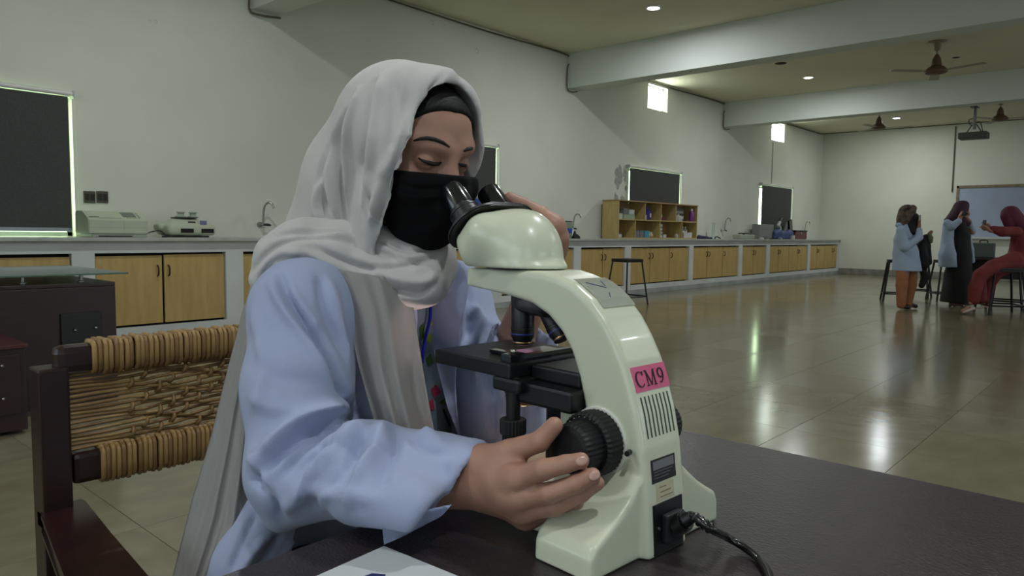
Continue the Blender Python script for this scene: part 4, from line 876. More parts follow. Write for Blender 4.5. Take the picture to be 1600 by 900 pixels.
# ---- the woman's armchair with woven cane back
m_chair = mat('chair_dark_wood', (.13, .06, .055), .3, col2=(.17, .08, .07), vscale=12, stretch=(1, 1, 6))
m_cane = mat('cane_honey', (.50, .39, .22), .5, col2=(.62, .50, .30), vscale=22, bump=.25, bscale=150)
m_cane2 = mat('cane_brown', (.42, .31, .17), .5, col2=(.52, .40, .23), vscale=22, bump=.25, bscale=150)
AX, BX, CY = .322, .93, 1.20
t = thing('cane_armchair', 'dark wooden armchair with woven cane back, under the seated woman', 'armchair', ((AX+BX)/2, 1.0, 0)); L_ = np.array([(AX+BX)/2, 1.0, 0])
def cb_(name, x0, x1, y0, y1, z0, z1, m=m_chair, bev=.004, parent=t): return obj(name, bx(x0-L_[0], x1-L_[0], y0-L_[1], y1-L_[1], z0, z1, bev), m, parent)
for x in (AX-.012, BX-.026): cb_('back_post', x, x+.040, CY-.005, CY+.045, 0, .872)
tr_ = cb_('top_rail', AX+.012, BX-.012, CY-.002, CY+.030, .861, .903, bev=.012); lr_ = cb_('lower_rail', AX+.030, BX-.028, CY-.002, CY+.030, .690, .738, bev=.008)
def wrap_mesh(zc, hz, r, name):
    bm = BM(); ya, yb = CY-.004-L_[1], CY+.032-L_[1]; c = .006
    loop = [(0, ya+c, zc+hz), (0, ya, zc+hz-c), (0, ya, zc-hz+c), (0, ya+c, zc-hz), (0, yb-c, zc-hz), (0, yb, zc-hz+c), (0, yb, zc+hz-c), (0, yb-c, zc+hz), (0, ya+c, zc+hz)]
    return tube(bm, loop, r, 6, flat=1)
protos = {}
random.seed(11)
for rail, zc, hz, xs_, n in ((tr_, .882, .0225, .385, 66), (lr_, .714, .0255, .392, 64)):
    for k in range(n):
        x = xs_+k*(BX-.04-xs_)/n-L_[0]; key = (rail.name, k % 3)
        if key not in protos: o = obj('cane_wrap', wrap_mesh(zc, hz+.001*(k % 3), .0041, 'w'), (m_cane, m_cane2, m_cane)[k % 3], rail, smooth=True); protos[key] = o.data
        else: o = bpy.data.objects.new('cane_wrap', protos[key]); COL.objects.link(o); o.parent = rail
        o.location = (x, 0, random.uniform(-.0012, .0012)); o.rotation_euler = (0, random.uniform(-.0015, .0015), 0)
pn = empty('woven_panel', (0, 0, 0)); pn.parent = t
NS = 18
for k in range(NS):
    z = .742+k*(.857-.742)/(NS-1); bm = BM(); pts = [(AX+.02+j*(BX-AX-.04)/24-L_[0], CY+.012-L_[1]+.0035*math.sin(j*1.9+k*2.1)*(1 if j > 4 else .1), z+.0012*math.sin(j*.8+k)+(.002*math.sin(j*1.3+k*1.7) if j > 4 else 0)) for j in range(25)]
    obj('cane_strand', tube(bm, pts, .0029, 6), (m_cane, m_cane2)[k % 2], pn, smooth=True)
for k in range(22):
    for g in range(3):
        x = .44+k*.0215; ph = (k*2+g*6) % 16
        z0 = .744+ph*.0067; z1 = min(z0+.0175, .858)
        if z1-z0 < .01 or x > BX-.05: continue
        obj('cane_weft', tube(BM(), smoothpath([(x-.003-L_[0], CY+.014-L_[1], z0), (x-L_[0], CY+.003-L_[1], (z0+z1)/2), (x+.003-L_[0], CY+.014-L_[1], z1)], 2), .0034, 5), m_cane2, pn, smooth=True)
for nm, sgn, xx in (('a', 1, AX), ('b', -1, BX)):
    pl = [(-.012, 1.226), (.052, 1.226), (.030, 1.05), (.016, .90), (.012, .77), (-.058, .77), (-.064, .80), (-.056, .95), (-.012, 1.19)]
    pts = [(xx+sgn*a-L_[0], b-L_[1], .630) for a, b in pl]
    obj('armrest', prism(BM(), pts, (0, 0, .030), .005), m_chair, t)
    cb_('front_leg', xx+sgn*(-.02)-.022, xx+sgn*(-.02)+.022, .79, .835, 0, .6295)
cb_('seat_frame', AX-.0, BX+.0, .80, 1.195, .40, .44); cb_('cane_seat', AX+.03, BX-.03, .82, 1.17, .4405, .447, m_cane, .002)
for x in (AX+.0, BX-.03): cb_('side_stretcher', x, x+.025, .835, 1.195, .18, .215)
# ================================================================== THE WOMAN AT THE MICROSCOPE
m_skin = mat('skin', (.62, .46, .385), .48, col2=(.66, .50, .42), vscale=26, bump=.15, bscale=700, sub=.12)
m_coat = mat('coat_cotton', (.61, .65, .765), .85, var=.03, vscale=5, bump=.35, bscale=900, sheen=.15)
m_scarf = mat('scarf_chiffon', (.70, .705, .69), .8, col2=(.74, .725, .71), vscale=5, bump=.3, bscale=800, sheen=.25)
m_mask = mat('mask_black', (.03, .026, .03), .9, bump=.2, bscale=900, spec=.2)
m_hair = mat('hair_black', (.03, .024, .024), .6, spec=.25, bump=.5, bscale=60, stretch=(1, 8, 1))
m_lash = mat('brow_hair', (.10, .07, .06), .7)
def px(x, y, X): return on_plane(x, y, 0, X)
def surf_mesh(vol, it=2, lam=.5):
    v, q = vol.mesh(); return relax(v, q, it, lam), q
woman = thing('person', 'seated woman in pale headscarf, black mask and light blue coat looking into the microscope', 'person', (.66, 1.0, 0))
WL = np.array(woman.location)
tl = math.radians(18); HO = np.array([.67, .79, 1.225])
HM = np.array([[1, 0, 0], [0, -math.cos(tl), -math.sin(tl)], [0, -math.sin(tl), math.cos(tl)]])   # rows: local axes in world
def h2w(p): return HO+np.asarray(p, float)@HM
# ---- body: head, hands and forearms finely sculpted, trunk and legs coarser, all in one mesh
parts = []
hd = Vol((-.095, -.11, -.17), (.095, .145, .105), .002)
hd.ell((0, -.005, 0), (.071, .088, .070)).ell((0, .035, .002), (.058, .05, .050), k=.02).ell((0, .032, -.055), (.055, .052, .07), k=.03)
for s in (-1, 1):
    hd.cap((s*.05, -.0, -.06), (s*.012, .062, -.128), .016, .015, k=.03); hd.cap((s*.048, .066, -.008), (s*.016, .083, -.011), .007, .009, k=.018)
    hd.ell((s*.038, .058, -.066), (.02, .02, .018), k=.02); hd.ell((s*.074, -.012, -.035), (.008, .018, .03), k=.006)
hd.cap((0, .084, -.018), (0, .102, -.058), .008, .012, k=.014).ell((0, .106, -.066), (.016, .013, .011), k=.008)
for s in (-1, 1): hd.ell((s*.032, .093, -.030), (.017, .012, .0115), k=.012, mode='sub')
for s in (-1, 1):
    hd.ell((s*.0315, .0735, -.031), (.0145, .0125, .0118), k=.004)
    hd.cap((s*.018, .088, -.0365), (s*.043, .080, -.0355), .0016, k=.002, mode='sub')
hd.ell((0, .098, -.096), (.024, .008, .005), k=.008).ell((0, .094, -.105), (.02, .009, .006), k=.008).ell((0, .078, -.133), (.02, .018, .014), k=.02)
hd.cap((0, -.015, -.06), (0, -.03, -.165), .05, .052, k=.03)
v, q = surf_mesh(hd); vh = v.copy(); v = h2w(v); headV, headQ = v, q; parts.append((v, q))
HT = BVHTree.FromPolygons([Vector(a) for a in v], [tuple(a) for a in q.tolist()])
def hand(joints, wrist, wr, fore, fr, h=.0014, palm=None):
    allp = np.array([p for f in joints for p, r in f]+[wrist, fore]); V = Vol(allp.min(0)-.03, allp.max(0)+.03, h)
    for f in joints: V.chain([p for p, r in f], [r for p, r in f], k=.003)
    for f in palm or []: V.chain([p for p, r in f], [r for p, r in f], k=.016)
    V.chain([wrist, fore], [wr, fr], k=.014)
    return V
fi = [(px(806, 748, .556), .0125), (px(848, 734, .553), .0108), (px(884, 725, .562), .0090), (px(908, 719.5, .571), .0082)]
fm = [(px(808, 777, .560), .0125), (px(858, 771, .558), .0108), (px(900, 756, .567), .0092), (px(926, 743, .575), .0080)]
fr = [(px(816, 797, .570), .0120), (px(866, 791, .572), .0102), (px(908, 771, .579), .0088), (px(933, 755, .584), .0075)]
fl_ = [(px(822, 808, .588), .0110), (px(858, 802, .594), .0088), (px(885, 792, .597), .0075), (px(903, 783, .598), .0066)]
ft = [(px(752, 722, .565), .0165), (px(797, 706, .566), .0135), (px(843, 690, .572), .0108), (px(866, 665, .579), .0092)]
wr = px(722, 752, .562); fo = px(640, 772, .53)
RH = hand([fi, fm, fr, fl_, ft], wr, .0235, fo, .027, palm=[[(wr, .021), fi[0]], [(wr, .021), fm[0]], [(wr, .021), fr[0]], [(wr, .019), fl_[0]], [(wr, .02), ft[0]], [(px(775, 735, .560), .014), (px(800, 770, .562), .015)], [(px(790, 722, .565), .010), (px(806, 742, .560), .010)]])
v, q = surf_mesh(RH, 2, .5)
def crease(V, Q, marks):
    N = vnormals(V, Q)
    for c, h_, w_ in marks: V = V+N*(h_*np.exp(-(((V-c)**2).sum(1))/(w_*w_)))[:, None]
    return V
def toward_cam(p, d): c = CAMP-p; return p+c/np.linalg.norm(c)*d
v = crease(v, q, [(toward_cam(fi[0][0], .012), .0022, .011), (toward_cam(fm[0][0], .012), .0022, .011), (toward_cam(fi[1][0], .009), .0012, .007), (toward_cam(fm[1][0], .009), .0012, .007), (toward_cam(ft[2][0], .008), .001, .006),
    (toward_cam((fi[0][0]+fm[0][0])/2, .012), -.002, .006)])
parts.append((v, q)); RHV, RHQ = v, q
RT_ = BVHTree.FromPolygons([Vector(a) for a in v], [tuple(a) for a in q.tolist()])
li = [(px(866, 354, .776), .0125), (px(846, 334, .768), .0105), (px(817, 319, .752), .0090), (px(796, 309, .738), .0080)]
lm = [(px(870, 372, .784), .0125), (px(866, 350, .795), .0105), (px(838, 336, .79), .009), (px(822, 330, .78), .008)]
lr = [(px(868, 386, .79), .0115), (px(877, 372, .805), .0100), (px(872, 352, .81), .009), (px(862, 345, .805), .0078)]
ll = [(px(862, 396, .79), .0105), (px(870, 392, .81), .0088), (px(862, 380, .815), .0075), (px(850, 372, .81), .0066)]
lt = [(px(838, 400, .77), .014), (px(820, 380, .758), .012), (px(808, 350, .745), .0100), (px(802, 330, .738), .0088)]
lw = px(845, 428, .795); lf = px(808, 520, .80)
LH = hand([li, lm, lr, ll, lt], lw, .0225, lf, .028, palm=[[(lw, .02), li[0]], [(lw, .02), lm[0]], [(lw, .018), lr[0]], [(lw, .016), ll[0]], [(lw, .018), lt[0]]])
v, q = surf_mesh(LH, 2, .5); parts.append((v, q))
SHR, ELR = np.array(at_depth(474, 487, .965)), np.array(at_depth(466, 735, .885)); SHL, ELL = np.array([.835, .885, .965]), np.array([.80, .735, .785])
bd = Vol((.36, .42, 0), (.92, 1.16, 1.16), .008)
bd.cap(h2w((0, -.02, -.12)), (.67, .91, 1.00), .05, .05, k=.02).ell((.67, .89, .92), (.12, .055, .08), k=.04).ell((.67, .93, .74), (.11, .06, .16), k=.04).ell((.67, 1.02, .54), (.14, .10, .09), k=.04)
for s, sh, el, wrp in ((-1, SHR, ELR, fo), (1, SHL, ELL, lf)): bd.chain([sh, el, wrp], [.045, .038, .029], k=.02)
for s in (-1, 1): bd.chain([(.67+s*.08, 1.0, .52), (.67+s*.10, .60, .53), (.67+s*.10, .62, .10)], [.08, .06, .04], k=.03).chain([(.67+s*.10, .64, .05), (.67+s*.10, .48, .035)], [.04, .03], k=.02)
v, q = surf_mesh(bd, 1); parts.append((v, q))
off = 0; VV = []; QQ = []
for v, q in parts: VV.append(v); QQ.append(q+off); off += len(v)
np_mesh('body', np.concatenate(VV), np.concatenate(QQ), m_skin, woman, WL)
def lay(T, pts, lift=0.0):
    out = []
    for x, y in pts:
        h = T.ray_cast(Vector(CAMP), Vector(ray(x, y)))
        if h[0] is not None: out.append(h[0]+h[1]*lift)
    return out
def woman_part(name, bm, m, **k):
    bmesh.ops.translate(bm, verts=bm.verts, vec=-Vector(WL)); return obj(name, bm, m, woman, **k)
for nm, pts, rr in (('eyebrow', [(646, 220), (656, 217), (668, 216), (680, 218), (692, 223), (702, 230)], [.0016, .0034, .0044, .0046, .004, .0018]), ('eyebrow', [(724, 236), (730, 233), (736, 232), (742, 234), (746, 238)], [.002, .0044, .0044, .0034, .0014]),
                    ('eyelashes', [(654, 247), (661, 251), (669, 254), (677, 256), (685, 256), (690, 253)], [.0012, .003, .0042, .0046, .004, .0012]), ('eyelashes', [(716, 256), (722, 258), (728, 259), (734, 260), (740, 262)], [.0018, .004, .004, .003, .001])):
    P_ = lay(HT, pts, -.0006)
    if len(P_) > 2: woman_part(nm, tube(BM(), P_, [r_*.62 for r_ in rr[:len(P_)]], 8), m_lash, smooth=True)
m_nail = mat('nail', (.74, .58, .52), .3, coat=.3)
for (x, y), ax_ in (((909, 720.5), (fi[3][0]-fi[2][0])), ((929, 743), (fm[3][0]-fm[2][0]))):
    h = RT_.ray_cast(Vector(CAMP), Vector(ray(x, y)))
    if h[0] is not None:
        n = h[1]; d = Vector(ax_).normalized(); d = (d-n*d.dot(n)).normalized(); w_ = n.cross(d); bm = BM(); bmesh.ops.create_icosphere(bm, subdivisions=2, radius=1)
        for vv in bm.verts: vv.co = h[0]-n*.0004+d*vv.co.x*.0062+w_*vv.co.y*.0048+n*vv.co.z*.0011
        woman_part('nail', bm, m_nail, smooth=True)
# ---- hair band under the scarf
hv = Vol((-.1, -.11, -.06), (.1, .12, .115), .0025)
hv.ell((0, -.007, .002), (.0765, .0905, .0725)).ell((0, .032, .008), (.061, .053, .052), k=.02)
hv.fn(lambda X, Y, Z: -(Z-.047+2.1*(.082-np.abs(X)*.15-Y)), mode='and', k=.004)
v, q = surf_mesh(hv); np_mesh('hair', h2w(v), q, m_hair, woman, WL)
# ---- mask
mv = Vol((-.085, -.03, -.18), (.085, .15, -.02), .002)
mv.ell((0, .045, -.075), (.064, .062, .06)).cap((0, .100, -.040), (0, .112, -.085), .014, .020, k=.03).ell((0, .062, -.125), (.04, .045, .032), k=.04).cap((-.04, .078, -.06), (.04, .078, -.06), .022, .022, k=.03)
mv.fn(lambda X, Y, Z: Z+.0445-.22*(Y-.085), mode='and', k=.0015)
mv.fn(lambda X, Y, Z: .0-Y+0*Z, mode='and')
v, q = surf_mesh(mv, 1); v = h2w(v)
v = folds(v, q, [([(622, 288), (660, 296), (700, 293), (738, 290)], .0022, .0035), ([(615, 300), (650, 309), (690, 306)], -.0016, .003), ([(612, 318), (640, 324), (690, 318)], .0012, .004), ([(610, 345), (650, 352), (690, 345)], .001, .005), ([(628, 268), (680, 268), (736, 265)], .0012, .003)])
np_mesh('face_mask', v, q, m_mask, woman, WL)
# ---- headscarf: hood, neck wrap, back fall, front fall
hh = Vol((-.125, -.25, -.27), (.125, .135, .12), .003)
hh.ell((-.002, -.015, -.004), (.083, .100, .077), k=.02).chain([(0, -.03, -.01), (0, -.075, -.10), (0, -.105, -.22)], [.088, .092, .098], k=.03)
hh.cap((0, -.03, .015), (0, .016, .022), .062, .056, k=.025)
for s in (-1, 1): hh.chain([(s*.03, .03, .035), (s*.038, .045, -.02), (s*.036, .04, -.10), (s*.03, .02, -.2)], [.05-.006*(s > 0), .05-.008*(s > 0), .047-.005*(s > 0), .05], k=.025)
hh.cap((0, .050, .080), (0, -.02, .056), .0085, .012, k=.02)
hh.chain([(-.001, .03, .004), (-.002, .05, -.03), (0, .055, -.15)], [.0715, .074, .068], k=.01, mode='sub')
hh.chain([(0, .10, .010), (0, .13, -.03), (0, .12, -.15)], [.066, .07, .06], k=.01, mode='sub')
zz = np.array([-.3, -.16, -.129, -.096, -.053, -.003, .041, .093, .2]); yy = np.array([.05, .060, .066, .073, .086, .087, .078, .054, .0])
hh.fn(lambda X, Y, Z: Y-(np.interp(Z, zz, yy)-np.clip(X/.075, 0, 1)*.016)+0*X, mode='and', k=.004)
v, q = surf_mesh(hh, 5); v = h2w(v)
HS = [([(596, 118), (588, 170), (580, 240), (572, 320)], -.005, .008), ([(616, 120), (612, 180), (606, 240)], .004, .009), ([(584, 130), (574, 190), (566, 260), (566, 345)], .005, .008),
      ([(560, 140), (545, 190), (541, 250), (545, 330)], -.006, .006), ([(552, 150), (534, 205), (530, 260), (536, 335)], .006, .007), ([(640, 112), (628, 190), (614, 260), (598, 330), (590, 352)], .005, .010),
      ([(632, 180), (612, 250), (590, 320), (584, 350)], -.006, .007), ([(600, 250), (590, 300), (578, 350)], -.004, .006), ([(538, 170), (512, 250), (516, 300), (530, 345)], -.005, .007), ([(520, 215), (500, 280), (510, 335)], .006, .008), ([(505, 270), (492, 315), (500, 345)], -.004, .006),
      ([(700, 108), (662, 160), (640, 220), (622, 285), (606, 345)], .003, .005), ([(575, 300), (582, 340), (590, 360)], .005, .005)]
HS = [(a, b*1.7, c*.95) for a, b, c in HS]; v = folds(v, q, HS); hoodV, hoodQ = v, q
scarf = np_mesh('headscarf', v, q, m_scarf, woman, WL)
def dp(x, y, d): return at_depth(x, y, d)
ww = Vol((.40, .64, .90), (.90, 1.06, 1.16), .0035)
ww.chain([dp(412, 436, .985), dp(434, 402, .985), dp(465, 388, .99), dp(520, 400, 1.0), dp(575, 425, 1.01), dp(625, 440, 1.005), dp(660, 437, 1.01), dp(678, 415, 1.03), dp(682, 398, 1.08)], [.020, .029, .036, .038, .040, .039, .036, .030, .026], k=.015)
ww.chain([dp(430, 395, 1.02), dp(480, 378, 1.02), dp(540, 378, 1.03), dp(590, 393, 1.02), dp(640, 415, 1.01), dp(668, 415, 1.03)], [.028, .032, .034, .036, .036, .034], k=.014)
ww.chain([dp(500, 385, 1.09), dp(560, 390, 1.13), dp(640, 395, 1.13), dp(670, 400, 1.10)], [.05, .06, .06, .04], k=.02)
v, q = surf_mesh(ww, 2)
WS = [([(392, 425), (425, 388), (470, 372), (530, 372), (590, 392), (640, 418)], -.006, .005), ([(420, 370), (470, 362), (540, 362), (600, 380), (650, 396)], -.005, .005), ([(470, 395), (505, 415), (545, 440), (590, 458), (650, 455)], -.006, .0045), ([(488, 384), (530, 405), (580, 420), (640, 412), (685, 400)], -.007, .005),
      ([(440, 395), (480, 398), (520, 425), (560, 450)], .005, .005), ([(500, 362), (560, 370), (615, 385), (665, 392)], .004, .005), ([(560, 400), (610, 432), (660, 440), (685, 425)], .005, .006), ([(600, 375), (640, 390), (680, 388)], -.006, .004), ([(405, 440), (430, 408), (480, 400)], -.004, .004), ([(620, 400), (650, 408), (686, 412)], -.004, .004), ([(610, 450), (650, 462), (680, 445)], -.004, .004)]
WS = [(a, b*1.3, c) for a, b, c in WS]; v = folds(v, q, WS); np_mesh('neck_wrap', v, q, m_scarf, scarf)
def loft(name, L, R, dl, dr, nu, nv, wave, m, parent, th=.003, seed=1, loc=None, yb=None):
    """hanging cloth between two edge lines; dl/dr are distances, wave = (pleats, amplitude)"""
    rs = np.random.RandomState(seed); L = np.array(L, float); R = np.array(R, float)
    def samp(P_, n):
        s = np.r_[0, np.cumsum(np.linalg.norm(np.diff(P_, axis=0), axis=1))]; t = np.linspace(0, s[-1], n); return np.stack([np.interp(t, s, P_[:, i]) for i in (0, 1)], 1)
    L = samp(L, nv); R = samp(R, nv); bm = BM(); G = []; ph = rs.rand(4)*6.28
    for j in range(nv):
        t = j/(nv-1); row = []
        for i in range(nu):
            s = i/(nu-1); p = L[j]*(1-s)+R[j]*s; d = (np.interp(t, np.linspace(0, 1, len(dl)), dl)*(1-s)+np.interp(t, np.linspace(0, 1, len(dr)), dr)*s)
            ss = s+.03*math.sin(3*t+ph[0])+.012*math.sin(9*t+ph[1])
            w = math.sin(2*math.pi*wave[0]*ss+ph[2])+.5*math.sin(2*math.pi*wave[0]*1.9*ss+ph[3]+2*t)
            d -= wave[1]*(w*(.5+.5*t))+.035*math.sin(math.pi*s)
            row.append(bm.verts.new(Vector(at_depth(p[0], p[1], d))))
        G.append(row)
    for a, b in zip(G[:-1], G[1:]):
        for i in range(nu-1): bm.faces.new((a[i], b[i], b[i+1], a[i+1]))
    bmesh.ops.solidify(bm, geom=bm.faces[:], thickness=th)
    return obj(name, recalc(bm), m, parent, smooth=True)
loft('back_fall', [(432, 372), (402, 410), (378, 490), (352, 590), (330, 680), (300, 780), (262, 930)], [(450, 430), (425, 455), (412, 520), (405, 640), (402, 740), (395, 820), (350, 930)], [1.03, 1.07, 1.09, 1.06, 1.03], [.985, .97, .985, .97, .93], 44, 60, (3.2, .010), m_scarf, scarf, seed=4)
loft('front_fall', [(512, 418), (540, 480), (560, 570), (585, 660), (600, 740)], [(640, 440), (652, 520), (668, 620), (680, 680), (688, 740)], [.965, .945, .94, .93, .92], [1.0, .985, .975, .965, .955], 40, 46, (2.6, .005), m_scarf, scarf, seed=9)
# ---- lab coat
cv = Vol((.34, .50, .44), (.98, 1.15, 1.08), .0045)
cv.ell((.67, .875, .95), (.165, .10, .09), k=.05).ell((.67, .895, .80), (.165, .115, .20), k=.05).ell((.67, 1.01, .56), (.20, .15, .14), k=.05)
# open front showing the kurta
cv.fn(lambda X, Y, Z: np.maximum(np.abs(X-.712)-(.040+.02*np.clip((.98-Z)/.3, 0, 1)), Y-.90)+0*Z, k=.01, mode='sub', lo=(.5, .5, .44), hi=(.85, 1.0, 1.08))
cv.chain([(.58, .90, 1.0), SHR+[0, 0, .0]], [.055, .064], k=.04).chain([SHR, (SHR+ELR)/2+[-.004, -.0, .0], ELR], [.066, .064, .058], k=.03)
cv.chain([ELR, ELR+(wr-ELR)*.45+[0, 0, .006], ELR+(wr-ELR)*.80+[0, 0, .0], ELR+(wr-ELR)*1.05+[0, 0, .002]], [.057, .052, .048, .047], k=.03)
cv.chain([at_depth(560, 770, .80), at_depth(650, 790, .755)], [.035, .028], k=.03)
cv.chain([ELR+[.01, .01, -.01], px(437, 812, .45)], [.04, .012], k=.03)
cv.chain([(.76, .90, 1.0), SHL], [.055, .06], k=.04).chain([SHL, (SHL+ELL)/2, ELL], [.060, .058, .060], k=.03)
CU = ELL+(lw-ELL)*.58
cv.chain([ELL, CU], [.058, .052], k=.03).chain([ELL+[-.02, -.02, .0], px(800, 676, .79)], [.04, .014], k=.02)
cv.chain([at_depth(425, 800, .93), at_depth(392, 880, .95), at_depth(365, 960, .96)], [.035, .045, .05], k=.02)
# hollow cuffs
cdir = (lw-ELL)/np.linalg.norm(lw-ELL); cv.chain([CU-cdir*.05, CU+cdir*.06], [.038, .058], k=.004, mode='sub')
rd = (wr-ELR)/np.linalg.norm(wr-ELR); CR = ELR+(wr-ELR)*.90
cv.chain([CR-rd*.09, CR+rd*.06], [.026, .039], k=.004, mode='sub')
cn_ = rd-np.array([0, 0, .75]); cn_ /= np.linalg.norm(cn_); C0_ = px(742, 712, .55)
cv.fn(lambda X, Y, Z: -((X-C0_[0])*cn_[0]+(Y-C0_[1])*cn_[1]+(Z-C0_[2])*cn_[2]), mode='sub', lo=(C0_[0]-.14, C0_[1]-.12, .72), hi=(C0_[0]+.08, C0_[1]+.09, .88), k=.003)
v, q = surf_mesh(cv, 2)
CS = [([(436, 428), (452, 465), (490, 525), (530, 590), (556, 645)], -.012, .006), ([(440, 440), (470, 480), (500, 520)], .006, .007), ([(425, 440), (445, 480), (480, 530), (520, 590)], .007, .008), ([(500, 430), (505, 480), (540, 560)], -.006, .006), ([(515, 440), (528, 500), (545, 570)], .006, .006),
      ([(545, 632), (500, 642), (450, 668), (400, 722)], .010, .009), ([(556, 652), (505, 662), (455, 690), (405, 742)], -.012, .006), ([(560, 648), (520, 690), (480, 760)], .004, .004), ([(566, 655), (545, 700), (520, 760), (500, 800)], .004, .0045), ([(560, 652), (530, 672), (470, 735)], -.004, .004), ([(600, 690), (560, 745), (540, 800)], .004, .005), ([(480, 690), (560, 705), (620, 700)], -.003, .006), ([(548, 655), (510, 668), (470, 700), (440, 745)], -.010, .008), ([(560, 660), (530, 700), (490, 750), (440, 800)], .010, .010), ([(570, 680), (545, 720), (510, 770)], -.008, .009), ([(390, 700), (410, 740), (430, 790)], .006, .008), ([(392, 740), (420, 770), (440, 815)], -.008, .007),
      ([(600, 660), (585, 700), (560, 760)], .007, .009), ([(625, 670), (610, 710), (590, 770)], -.006, .008), ([(560, 650), (620, 655), (690, 690)], .006, .008), ([(395, 560), (430, 590), (500, 600), (550, 625)], -.004, .012), ([(392, 620), (440, 640), (500, 640)], .004, .010), ([(395, 480), (410, 560), (400, 650)], .004, .010),
      ([(700, 715), (710, 740), (690, 780)], .003, .005), ([(450, 760), (520, 770), (600, 780)], .005, .008), ([(640, 680), (660, 700), (700, 710)], -.004, .006),
      ([(700, 420), (715, 470), (712, 530)], .007, .007), ([(715, 420), (735, 470), (730, 540)], -.007, .006), ([(735, 470), (755, 520), (745, 600)], .007, .008), ([(690, 405), (700, 440), (730, 450)], .004, .005), ([(750, 560), (765, 620), (770, 680)], -.008, .006), ([(775, 560), (790, 620), (800, 680)], .008, .008), ([(810, 560), (825, 620), (820, 680)], -.008, .007), ([(760, 500), (730, 540), (700, 560)], .006, .007), ([(800, 600), (790, 650), (785, 690)], -.006, .006), ([(840, 500), (845, 560), (840, 640)], .006, .007)]
CS += [([(415, 840), (392, 870), (375, 900)], .006, .006), ([(440, 835), (415, 870), (395, 900)], -.007, .006), ([(400, 800), (375, 850), (360, 895)], -.005, .006), ([(455, 840), (440, 870)], .005, .005)]
CS = [(a, b*1.45, c) for a, b, c in CS]; v = folds(v, q, CS, 1); coat = np_mesh('lab_coat', v, q, m_coat, woman, WL)
coatV, coatQ = v, q
CT = BVHTree.FromPolygons([Vector(a) for a in v], [tuple(a) for a in q.tolist()])
# turned-back flap of the cuff and the loose cuff edge
def sheet(name, rows, m, parent, th=.0016, sub=3):
    R_ = [smoothpath(r, 5) for r in rows]; C_ = [smoothpath([r[i] for r in R_], sub) for i in range(len(R_[0]))]
    bm = BM(); G = [[bm.verts.new(Vector(c[j])) for c in C_] for j in range(len(C_[0]))]
    for a, b in zip(G[:-1], G[1:]):
        for i in range(len(a)-1): bm.faces.new((a[i], b[i], b[i+1], a[i+1]))
    bmesh.ops.solidify(bm, geom=bm.faces[:], thickness=th)
    return obj(name, recalc(bm), m, parent, smooth=True)
cf = [[px(594, 794, .458), px(640, 800, .468), px(706, 788, .50)], [px(597, 822, .457), px(638, 822, .470), px(690, 806, .50)], [px(600, 851, .462), px(630, 838, .472), px(668, 818, .50)]]
sheet('cuff', cf, m_coat, coat)
# collar and lapels on the far side
col_ = [[px(640, 480, .655), px(690, 470, .70), px(725, 445, .76)], [px(655, 520, .655), px(690, 500, .69), px(738, 480, .745)], [px(690, 600, .66), px(712, 590, .68), px(745, 540, .72)]]
lap = [[px(688, 388, .74), px(702, 396, .77), px(724, 418, .80)], [px(690, 430, .72), px(712, 436, .745), px(732, 446, .76)], [px(668, 470, .70), px(702, 500, .715), px(722, 510, .725)], [px(676, 540, .70), px(694, 570, .705), px(712, 600, .71)], [px(700, 640, .69), px(712, 670, .695), px(722, 705, .70)]]
sheet('lapel', lap, m_coat, coat)
# ---- floral kurta and trousers
kv = Vol((.48, .72, .42), (.86, 1.12, 1.06), .006)
kv.ell((.67, .872, .94), (.15, .088, .10), k=.05).ell((.67, .890, .80), (.15, .105, .19), k=.05).ell((.67, 1.01, .55), (.185, .14, .12), k=.05)
v, q = surf_mesh(kv)
m_kurta = mat('kurta_print', (.36, .43, .50), .8, col2=(.46, .52, .56), vscale=9, bump=.2, bscale=600)
kur = np_mesh('kurta', v, q, m_kurta, woman, WL); KT = BVHTree.FromPolygons([Vector(a) for a in v], [tuple(a) for a in q.tolist()])
cols = {'p': mat('print_pink', (.75, .25, .38), .8), 'g': mat('print_green', (.30, .45, .20), .8), 'y': mat('print_lime', (.62, .68, .15), .8), 'n': mat('print_navy', (.14, .14, .30), .8), 'r': mat('print_rose', (.60, .12, .28), .8)}
for c, pts in (('p', [(672, 608), (680, 600), (688, 612), (678, 622)]), ('p', [(668, 628), (676, 622), (678, 640), (668, 642)]), ('g', [(684, 630), (694, 622), (702, 620), (696, 632)]), ('r', [(690, 690), (700, 672), (712, 686), (704, 700)]), ('p', [(676, 680), (690, 678), (692, 698), (678, 702)]), ('y', [(668, 500), (673, 496), (675, 508), (669, 510)]), ('y', [(666, 520), (674, 524), (672, 536), (665, 532)]), ('y', [(672, 478), (678, 474), (679, 486), (673, 488)]), ('g', [(655, 512), (661, 506), (662, 528), (656, 532)]), ('n', [(690, 640), (693, 638), (703, 665), (700, 667)]), ('n', [(704, 660), (708, 660), (709, 700), (705, 700)]), ('g', [(664, 560), (672, 552), (676, 566), (668, 572)]), ('p', [(700, 600), (706, 596), (709, 606), (703, 610)])):
    bm = BM(); vs = [bm.verts.new(p) for p in lay(KT, pts, .0015)]
    if len(vs) >= 3: bm.faces.new(vs); bmesh.ops.solidify(bm, geom=bm.faces[:], thickness=.001); obj('printed_flower', bm, cols[c], kur).location = -Vector(WL)
P_ = lay(KT, [(666, 466), (668, 480), (667, 500), (662, 520), (657, 545), (655, 565)], .006)
if len(P_) > 2: woman_part('lanyard', tube(BM(), smoothpath(P_, 4), .0042, 8, flat=.35), mat('lanyard_blue', (.10, .14, .62), .55), smooth=True)
tv = Vol((.44, .44, .02), (.90, 1.16, .66), .009)
for s in (-1, 1): tv.chain([(.67+s*.08, 1.0, .53), (.67+s*.10, .60, .54), (.67+s*.10, .63, .08)], [.10, .085, .06], k=.04)
